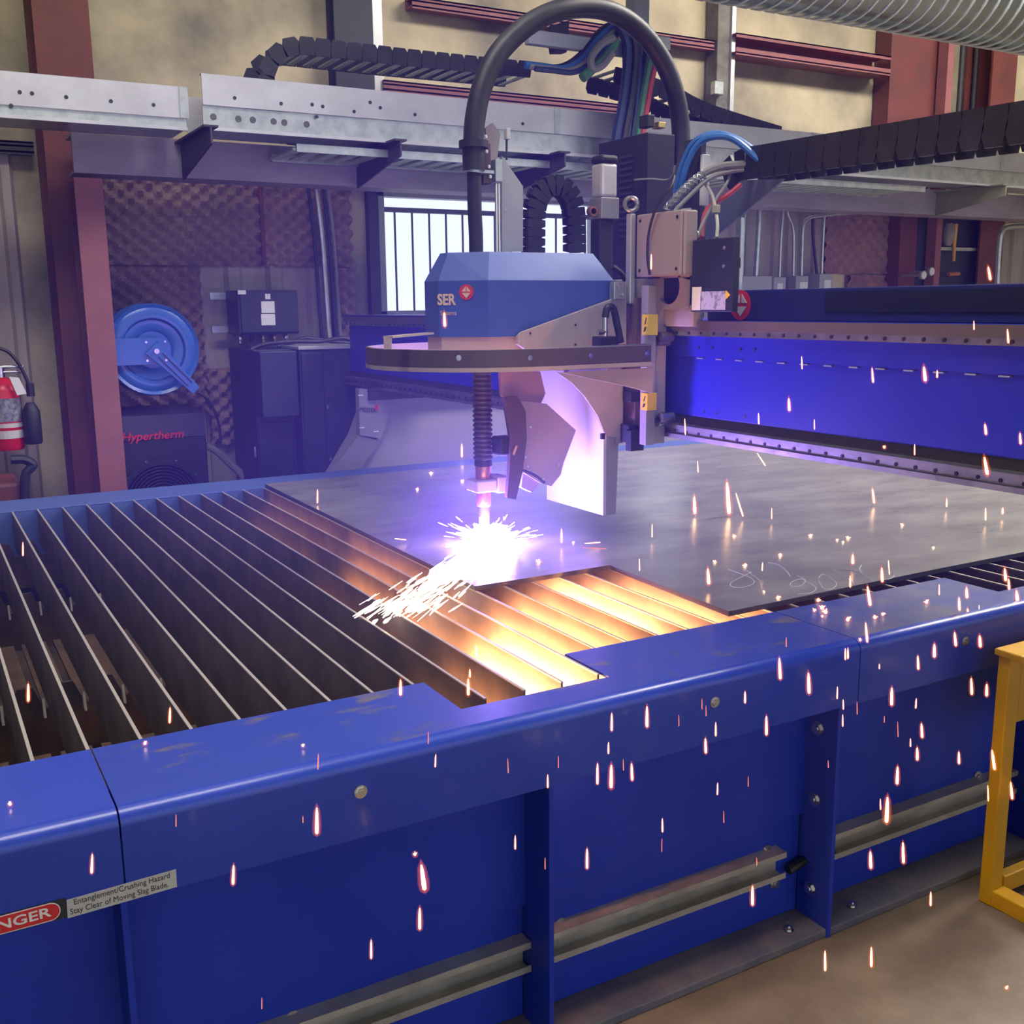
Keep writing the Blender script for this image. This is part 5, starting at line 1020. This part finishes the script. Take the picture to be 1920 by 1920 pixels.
# bright spray thrown from the cut towards the lower left
SPK = emit('spark_white', (1.0, 0.80, 0.60), 5.0)
mb = MB()
tgt = Vector((1.033,2.432,0.8)); org = Vector((1.60, 2.98, 0.803)); ax = (tgt - org); sd = ax.cross(Vector((0, 0, 1))).normalized()
for k in range(300):
    u = rnd.random() ** 0.75; wdt = 0.016 + 0.05 * u
    d = (ax.normalized() + sd * rnd.gauss(0, 0.07) + Vector((0, 0, rnd.uniform(-0.05, 0.02)))).normalized(); L = rnd.uniform(0.05, 0.15)
    s0 = org + ax * (0.08 + 0.80 * u) + sd * rnd.gauss(0, wdt * 0.8) + Vector((0, 0, rnd.uniform(-0.004, 0.03) - 0.02 * u))
    r_ = rnd.uniform(0.0008, 0.0036) * (1.3 - 0.5 * u)
    mb.tube([s0, s0 + d * L * 0.7, s0 + d * L], [r_ * 0.25, r_, r_ * 0.5], 5)
for k in range(9):
    s0 = org + ax * rnd.uniform(0.86, 1.08) + sd * rnd.gauss(0, 0.05); d = ax.normalized(); L = rnd.uniform(0.03, 0.06)
    mb.tube([s0, s0 + d * L * 0.7, s0 + d * L], [0.002, 0.005, 0.003], 6)
for k in range(60):
    t = rnd.uniform(0, 2 * math.pi); r0 = rnd.uniform(0.06, 0.17); d = Vector((math.cos(t), math.sin(t), rnd.uniform(0.0, 0.35))).normalized()
    s0 = Vector((1.632, 3.03, 0.800)) + d * r0; L = rnd.uniform(0.015, 0.05); r_ = rnd.uniform(0.0008, 0.0026)
    mb.tube([s0, s0 + d * L * 0.6, s0 + d * L], [r_ * 0.4, r_, r_ * 0.5], 5)
o = solo('spark_spray', mb, SPK, 'dense white hot spark spray thrown from the arc over the slats', 'sparks', tuple(org)); o['kind'] = 'stuff'
# molten shower falling between the slats below the plate
mb = MB()
for k in range(420):
    g_ = rnd.randrange(0, 9); x = SX[0] + SLP * (math.floor((1.03 - SX[0]) / SLP) + g_ + rnd.uniform(0.15, 0.85)); y = rnd.uniform(1.9, 2.75); z = rnd.uniform(0.42, 0.60)
    d = Vector((rnd.gauss(0, 0.1), -1, rnd.uniform(-0.6, 0.1))).normalized(); L = rnd.uniform(0.02, 0.07); r_ = rnd.uniform(0.001, 0.003)
    mb.tube([(x, y, z), Vector((x, y, z)) + d * L], [r_, r_ * 0.3], 4)
o = solo('slag_shower', mb, emit('slag_orange', (1.0, 0.50, 0.12), 6.0), 'orange molten slag shower streaming between the slats below the cut', 'sparks', (1.4, 2.2, 0.5)); o['kind'] = 'stuff'

# single falling sparks
CORE = [emit('spark_core_hot', (1.0, 0.62, 0.30), 5.0), emit('spark_core_red', (1.0, 0.22, 0.12), 1.6)]
HALO = glow('spark_bloom', (1.0, 0.14, 0.02), 0.07)
SPARKS = [
('s',(0.1163,1.75,1.001),(0.1138,1.75,0.9726),0.0029),
('s',(0.291,1.55,0.9935),(0.2886,1.55,0.9703),0.0024),
('s',(0.1647,1.55,0.7905),(0.1616,1.55,0.7614),0.0028),
('s',(0.2877,1.55,0.822),(0.2863,1.55,0.8021),0.0012),
('s',(0.3693,1.55,0.7129),(0.3665,1.55,0.6814),0.0034),
('s',(0.5098,1.55,0.7749),(0.5077,1.55,0.73),0.0048),
('s',(0.4859,1.55,0.7671),(0.4853,1.55,0.755),0.0013),
('s',(0.5169,1.55,0.8683),(0.5147,1.55,0.841),0.0017),
('s',(0.401,1.55,0.4674),(0.3998,1.55,0.4462),0.0011),
('d',(0.0746,1.8,0.786),(0.0746,1.8,0.786),0.0044),
('d',(0.3144,1.94,0.786),(0.3144,1.94,0.786),0.0050),
('d',(0.5642,1.778,0.786),(0.5642,1.778,0.786),0.0039),
('s',(0.751,1.75,0.8865),(0.75,1.75,0.8569),0.0040),
('s',(0.8946,1.75,0.8613),(0.894,1.75,0.8283),0.0042),
('s',(0.7135,1.55,0.8632),(0.7129,1.55,0.8409),0.0014),
('s',(0.7266,1.55,0.8182),(0.725,1.55,0.7959),0.0018),
('s',(0.8692,1.55,0.7782),(0.87,1.55,0.7491),0.0014),
('s',(0.9537,1.55,0.7258),(0.9536,1.55,0.7004),0.0020),
('s',(0.9771,1.55,0.7584),(0.9771,1.55,0.734),0.0012),
('s',(1.097,1.55,0.8162),(1.097,1.55,0.7817),0.0030),
('s',(1.18,1.55,0.8131),(1.181,1.55,0.7712),0.0041),
('s',(1.259,1.55,0.7801),(1.26,1.55,0.7553),0.0013),
('s',(1.09,1.55,0.7594),(1.09,1.55,0.7366),0.0020),
('s',(1.065,1.55,0.7219),(1.065,1.55,0.6804),0.0031),
('s',(1.097,1.55,0.7111),(1.097,1.55,0.6647),0.0051),
('s',(1.125,1.55,0.7175),(1.126,1.55,0.6931),0.0015),
('s',(1.145,1.55,0.7031),(1.147,1.55,0.6681),0.0036),
('s',(1.223,1.55,0.5669),(1.224,1.55,0.5377),0.0021),
('s',(1.223,1.55,0.524),(1.223,1.55,0.4947),0.0013),
('s',(0.8832,1.55,0.6231),(0.8829,1.55,0.5965),0.0020),
('s',(0.9473,1.55,0.561),(0.9472,1.55,0.5369),0.0015),
('s',(1.042,1.55,0.5516),(1.042,1.55,0.5112),0.0036),
('s',(0.6935,1.55,0.6195),(0.6983,1.55,0.5709),0.0066),
('s',(0.688,1.55,0.538),(0.6869,1.55,0.4978),0.0042),
('s',(0.5951,1.55,0.5065),(0.5938,1.55,0.4722),0.0028),
('d',(0.7303,1.66,0.5766),(0.7303,1.66,0.5766),0.0050),
('s',(1.609,1.55,0.8012),(1.614,1.55,0.7546),0.0051),
('s',(1.699,1.55,0.7526),(1.7,1.55,0.7251),0.0018),
('s',(1.431,1.55,0.7942),(1.432,1.55,0.7696),0.0027),
('s',(1.317,1.55,0.8021),(1.318,1.55,0.7793),0.0013),
('s',(1.328,1.55,0.785),(1.329,1.55,0.7621),0.0013),
('s',(1.355,1.55,0.7429),(1.356,1.55,0.7138),0.0022),
('s',(1.329,1.55,0.7139),(1.331,1.55,0.6826),0.0038),
('s',(1.493,1.55,0.7277),(1.495,1.55,0.6856),0.0039),
('s',(1.719,1.55,0.7189),(1.721,1.55,0.6962),0.0018),
('s',(1.72,1.55,0.6839),(1.722,1.55,0.6559),0.0018),
('s',(1.763,1.55,0.7063),(1.766,1.55,0.6743),0.0015),
('s',(1.874,1.55,0.716),(1.877,1.55,0.6742),0.0049),
('s',(1.96,1.55,0.6731),(1.96,1.55,0.6494),0.0022),
('s',(1.855,1.55,0.6531),(1.856,1.55,0.636),0.0015),
('s',(1.901,1.55,0.6291),(1.906,1.55,0.59),0.0015),
('s',(1.984,1.55,0.606),(1.99,1.55,0.5702),0.0044),
('s',(1.975,1.55,0.548),(1.978,1.55,0.5164),0.0044),
('s',(2.128,1.55,0.5022),(2.132,1.55,0.4709),0.0039),
('s',(1.949,1.55,0.5766),(1.951,1.55,0.5562),0.0019),
('s',(1.911,1.55,0.5149),(1.913,1.55,0.4716),0.0050),
('s',(1.883,1.55,0.4457),(1.885,1.55,0.382),0.0069),
('s',(1.859,1.55,0.4476),(1.862,1.55,0.4203),0.0019),
('s',(2.153,1.55,0.686),(2.16,1.55,0.6439),0.0045),
('s',(2.214,1.55,0.6594),(2.217,1.55,0.6284),0.0046),
('s',(2.256,1.55,0.4773),(2.273,1.55,0.4219),0.0053),
('s',(2.343,1.55,0.3702),(2.355,1.55,0.3215),0.0048),
('s',(2.251,1.55,0.3842),(2.258,1.55,0.3405),0.0023),
('s',(1.365,1.55,0.6088),(1.365,1.55,0.5829),0.0019),
('s',(1.448,1.55,0.6041),(1.449,1.55,0.5798),0.0014),
('s',(1.384,1.55,0.5423),(1.385,1.55,0.5144),0.0014),
('s',(1.682,1.55,0.5854),(1.684,1.55,0.5662),0.0015),
('s',(1.481,1.55,0.4078),(1.482,1.55,0.3888),0.0014),
('s',(1.472,1.55,0.3427),(1.474,1.55,0.2977),0.0046),
('s',(1.836,1.55,0.3209),(1.841,1.55,0.2773),0.0050),
('s',(1.947,1.55,0.313),(1.954,1.55,0.2583),0.0051),
('s',(2.062,1.55,0.1481),(2.065,1.55,0.1108),0.0033),
('s',(2.428,1.55,0.0172),(2.436,1.55,-0.0292),0.0021),
('s',(1.704,1.55,0.109),(1.708,1.55,0.057),0.0037),
('s',(1.86,1.55,0.0644),(1.864,1.55,0.0132),0.0045),
('s',(1.802,1.55,-0.0186),(1.804,1.55,-0.0508),0.0025),
('s',(2.058,1.55,-0.0962),(2.073,1.55,-0.1466),0.0054),
('s',(2.194,1.55,-0.1555),(2.2,1.55,-0.2055),0.0028),
('d',(2.079,1.341,0.006),(2.079,1.341,0.006),0.0050),
('s',(1.523,1.55,0.8491),(1.528,1.55,0.8035),0.0045),
('s',(1.54,1.55,0.8928),(1.541,1.55,0.8716),0.0017),
('d',(2.015,1.816,0.786),(2.015,1.816,0.786),0.0081),
('s',(1.776,1.55,0.886),(1.785,1.55,0.8404),0.0035),
('s',(2.071,1.808,0.8668),(2.085,1.808,0.8154),0.0055),
('s',(2.294,1.957,0.854),(2.3,1.957,0.8135),0.0052),
('s',(2.376,2.005,0.8548),(2.384,2.005,0.813),0.0019),
('s',(2.395,2.153,0.8395),(2.397,2.153,0.8114),0.0056),
('s',(2.179,1.964,0.8454),(2.182,1.964,0.8134),0.0029),
('s',(2.313,1.782,0.8439),(2.316,1.782,0.8157),0.0021),
('s',(2.344,1.722,0.8448),(2.349,1.722,0.8166),0.0049),
('s',(2.314,1.72,0.8223),(2.32,1.72,0.7883),0.0042),
('s',(2.581,1.781,0.8521),(2.59,1.781,0.8158),0.0059),
('s',(2.513,1.72,0.8447),(2.519,1.72,0.8157),0.0043),
('s',(2.551,1.72,0.8065),(2.564,1.72,0.7626),0.0065),
('s',(2.352,1.72,0.7863),(2.36,1.72,0.7545),0.0049),
('s',(2.398,1.72,0.7893),(2.402,1.72,0.761),0.0018),
('s',(2.42,1.72,0.7506),(2.424,1.72,0.7175),0.0057),
('s',(2.079,1.55,0.8136),(2.087,1.55,0.7795),0.0044),
('s',(2.172,1.55,0.7901),(2.178,1.55,0.761),0.0051),
('s',(2.01,1.55,0.7966),(2.013,1.55,0.7649),0.0050),
('s',(1.955,1.55,0.7778),(1.96,1.55,0.7446),0.0037),
('s',(1.717,1.55,0.8374),(1.719,1.55,0.8114),0.0023),
('s',(1.725,1.55,0.8372),(1.727,1.55,0.8124),0.0023),
('s',(1.828,1.55,0.7816),(1.829,1.55,0.7702),0.0018),
('d',(2.082,1.983,0.786),(2.082,1.983,0.786),0.0072),
('d',(2.038,1.926,0.786),(2.038,1.926,0.786),0.0085),
('d',(2.017,1.893,0.786),(2.017,1.893,0.786),0.0083),
('d',(2.003,1.919,0.786),(2.003,1.919,0.786),0.0056),
('d',(1.981,1.87,0.786),(1.981,1.87,0.786),0.0041),
('d',(2.088,1.793,0.786),(2.088,1.793,0.786),0.0068),
('d',(2.127,1.802,0.786),(2.127,1.802,0.786),0.0055),
('d',(2.316,1.82,0.786),(2.316,1.82,0.786),0.0072),
('d',(1.986,2.036,0.795),(1.986,2.036,0.795),0.0072),
('d',(1.996,2.1,0.795),(1.996,2.1,0.795),0.0044),
('d',(1.887,1.66,0.7973),(1.887,1.66,0.7973),0.0050),
('s',(2.606,2.958,0.9245),(2.621,2.958,0.8057),0.0109),
('s',(2.591,2.891,0.8957),(2.629,2.891,0.8061),0.0039),
('s',(2.51,3.028,0.8689),(2.515,3.028,0.8054),0.0090),
('s',(2.08,2.498,1.104),(2.08,2.494,1.071),0.0020),
('s',(2.08,2.237,1.159),(2.08,2.203,1.128),0.0019),
('s',(2.679,2.796,0.8464),(2.681,2.796,0.8066),0.0024),
('s',(3.222,2.816,0.8628),(3.236,2.816,0.8065),0.0062),
('s',(3.397,2.611,0.8392),(3.4,2.611,0.8077),0.0036),
('s',(3.291,2.365,0.8528),(3.296,2.365,0.8095),0.0033),
('s',(3.449,2.408,0.8295),(3.451,2.408,0.8092),0.0049),
('s',(1.878,2.2,0.8546),(1.883,2.2,0.811),0.0067),
('s',(2.114,2.235,0.8346),(2.113,2.235,0.8107),0.0023),
('d',(3.031,2.506,0.795),(3.031,2.506,0.795),0.0076),
('d',(2.628,2.551,0.795),(2.628,2.551,0.795),0.0073),
('d',(2.709,2.46,0.795),(2.709,2.46,0.795),0.0072),
('d',(2.653,2.456,0.795),(2.653,2.456,0.795),0.0054),
('d',(2.646,2.422,0.795),(2.646,2.422,0.795),0.0053),
('d',(2.402,2.683,0.795),(2.402,2.683,0.795),0.0073),
('d',(2.336,2.392,0.795),(2.336,2.392,0.795),0.0084),
('d',(2.153,2.352,0.795),(2.153,2.352,0.795),0.0081),
('d',(2.108,2.436,0.795),(2.108,2.436,0.795),0.0066),
('d',(2.832,2.213,0.795),(2.832,2.213,0.795),0.0052),
('d',(2.12,1.823,1.219),(2.12,1.823,1.219),0.0054),
('s',(2.08,1.508,1.235),(2.08,1.497,1.197),0.0054),
('s',(2.08,1.513,1.309),(2.08,1.508,1.286),0.0036),
('s',(2.08,1.426,1.297),(2.08,1.422,1.274),0.0035),
('s',(2.08,1.699,1.243),(2.08,1.697,1.218),0.0019),
('s',(2.08,1.687,1.428),(2.08,1.68,1.395),0.0056),
('s',(2.08,1.649,1.421),(2.08,1.648,1.405),0.0025),
('s',(2.08,1.841,1.418),(2.08,1.835,1.383),0.0033),
('s',(2.08,2.122,1.323),(2.08,2.118,1.29),0.0051),
('s',(2.08,2.238,1.273),(2.08,2.235,1.243),0.0026),
('s',(2.08,2.081,1.438),(2.08,2.077,1.405),0.0021),
('s',(2.08,2.025,1.274),(2.08,2.023,1.248),0.0018),
('s',(2.08,2.564,1.229),(2.08,2.559,1.18),0.0025),
('s',(2.08,1.561,1.535),(2.08,1.559,1.516),0.0018),
('s',(2.08,1.476,1.518),(2.08,1.471,1.489),0.0029),
('s',(2.08,1.535,1.652),(2.08,1.527,1.624),0.0041),
('s',(1.855,2.45,1.716),(1.855,2.45,1.675),0.0030),
('s',(1.203,2.45,1.562),(1.204,2.45,1.528),0.0054),
('s',(2.487,4.889,0.8671),(2.486,4.889,0.7996),0.0070),
('s',(1.828,2.879,0.8513),(1.828,2.879,0.8061),0.0044),
('s',(1.813,2.429,0.8446),(1.814,2.429,0.809),0.0020),
('s',(2.128,2.783,0.8509),(2.129,2.783,0.8067),0.0022),
('d',(1.881,4.131,0.795),(1.881,4.131,0.795),0.0093),
('d',(2.142,4.213,0.795),(2.142,4.213,0.795),0.0097),
('d',(2.122,4.502,0.795),(2.122,4.502,0.795),0.0102),
('d',(1.891,3.377,0.795),(1.891,3.377,0.795),0.0060),
('d',(1.646,2.724,0.795),(1.646,2.724,0.795),0.0099),
('d',(1.883,2.893,0.795),(1.883,2.893,0.795),0.0054),
('s',(1.875,2.81,0.8101),(1.935,2.81,0.8065),0.0026),
('s',(1.805,2.719,0.8223),(1.899,2.719,0.8071),0.0017),
('s',(1.368,3.199,0.8131),(1.409,3.199,0.8045),0.0022),
('s',(0.2695,3.65,0.8463),(0.2656,3.65,0.8028),0.0030),
('s',(1.393,4.03,0.8561),(1.39,4.03,0.8016),0.0038),
('s',(0.9135,1.75,0.9269),(0.9131,1.75,0.9029),0.0031),
('s',(0.8985,1.75,0.8804),(0.8982,1.75,0.8639),0.0026),
]
for kind, a, b, r in SPARKS:
    a, b = Vector(a), Vector(b); c = (a + b) / 2; mb = MB(); small = r < 0.0018
    if kind == 's':
        L = (b - a).length; d = (b - a).normalized()
        mb.tube([a, a + d * L * 0.25, a + d * L * 0.8, b - d * L * 0.04, b], [r * 0.2, r * 0.5, r * 0.62, r * 0.55, r * 0.3], 8)
        if not small:
            mb.cur = 1
            for q in (0.8, 1.05, 1.35, 1.7): mb.tube([a - d * r * q * 1.1, a + d * L * 0.12, a + d * L * 0.7, b, b + d * r * q * 0.8], [r * 0.1, r * q * 0.75, r * q, r * q * 0.85, r * 0.1], 10)
    else:
        mb.lathe([(r * 0.25, -r * 0.45), (r * 0.55, 0), (r * 0.3, r * 0.5), (r * 0.05, r * 0.9)], tuple(c), 'Z', 8)
        for k in range(4):
            t = rnd.uniform(0, 6.28); d = Vector((math.cos(t), math.sin(t) * 0.6, rnd.uniform(0.2, 1.0))).normalized(); mb.tube([c, c + d * r * rnd.uniform(0.9, 1.5)], [r * 0.22, r * 0.04], 4)
        mb.cur = 1
        for q in (0.6, 0.85, 1.1, 1.4): mb.lathe([(r * 0.1, -r * q), (r * q * 0.7, -r * q * 0.7), (r * q, 0), (r * q * 0.7, r * q * 0.7), (r * 0.1, r * q)], tuple(c), 'Z', 10)
    t_ = 1.69 / c.y; q = Vector((c.x * t_, 1.69, 1.58 + (c.z - 1.58) * t_))      # what the spark is seen against
    look = 'thin red' if small else ('slim orange' if r < 0.003 else 'fat white-hot')
    hx = 'left of the rail joint' if q.x < 0.22 else ('left of the first fin' if q.x < 1.055 else ('between the middle two fins' if q.x < 1.88 else 'near the yellow stand'))
    if kind == 'd':
        where = 'on the blue rail' if c.y < 2.0 else ('on the steel plate right of the cutout' if c.x > 1.8 else 'on the steel plate near the arc')
        if c.z < 0.5: where = 'on the concrete floor' if c.z < 0.1 else 'on the blue table side'
        lab = ('large' if r > 0.006 else 'tiny') + ' glowing ember ' + where
    elif c.y < 1.69 and q.z < 0.80:
        lab = look + ' spark falling before the ' + ('rail apron ' if q.z > 0.62 else ('upper side panel ' if q.z > 0.33 else ('lower side panel ' if q.z > 0.02 else 'concrete floor '))) + hx
    elif c.x > 1.95 and c.z > 0.95: lab = look + ' spark falling in front of the ' + ('cover box above the gantry beam' if c.z > 1.49 else 'blue gantry beam')
    elif c.z > 1.2: lab = look + ' spark falling beside the blue hood'
    elif c.x < 1.3: lab = look + ' spark falling over the open slats'
    else: lab = look + ' spark falling over the plate ' + ('by the right rail end' if c.x > 2.35 else ('beyond the chalk marks' if c.y > 2.3 else 'by the chalk marks'))
    grp = lab.replace(' spark ', ' sparks ').replace(' ember ', ' embers ')
    solo('spark', mb, [CORE[1] if small else CORE[0], HALO], lab, 'spark', tuple(c), grp)
for m_ in list(CORE) + [HALO, SPK, MATS['slag_orange'], MATS['arc_lilac']]: m_.cycles.emission_sampling = 'NONE'
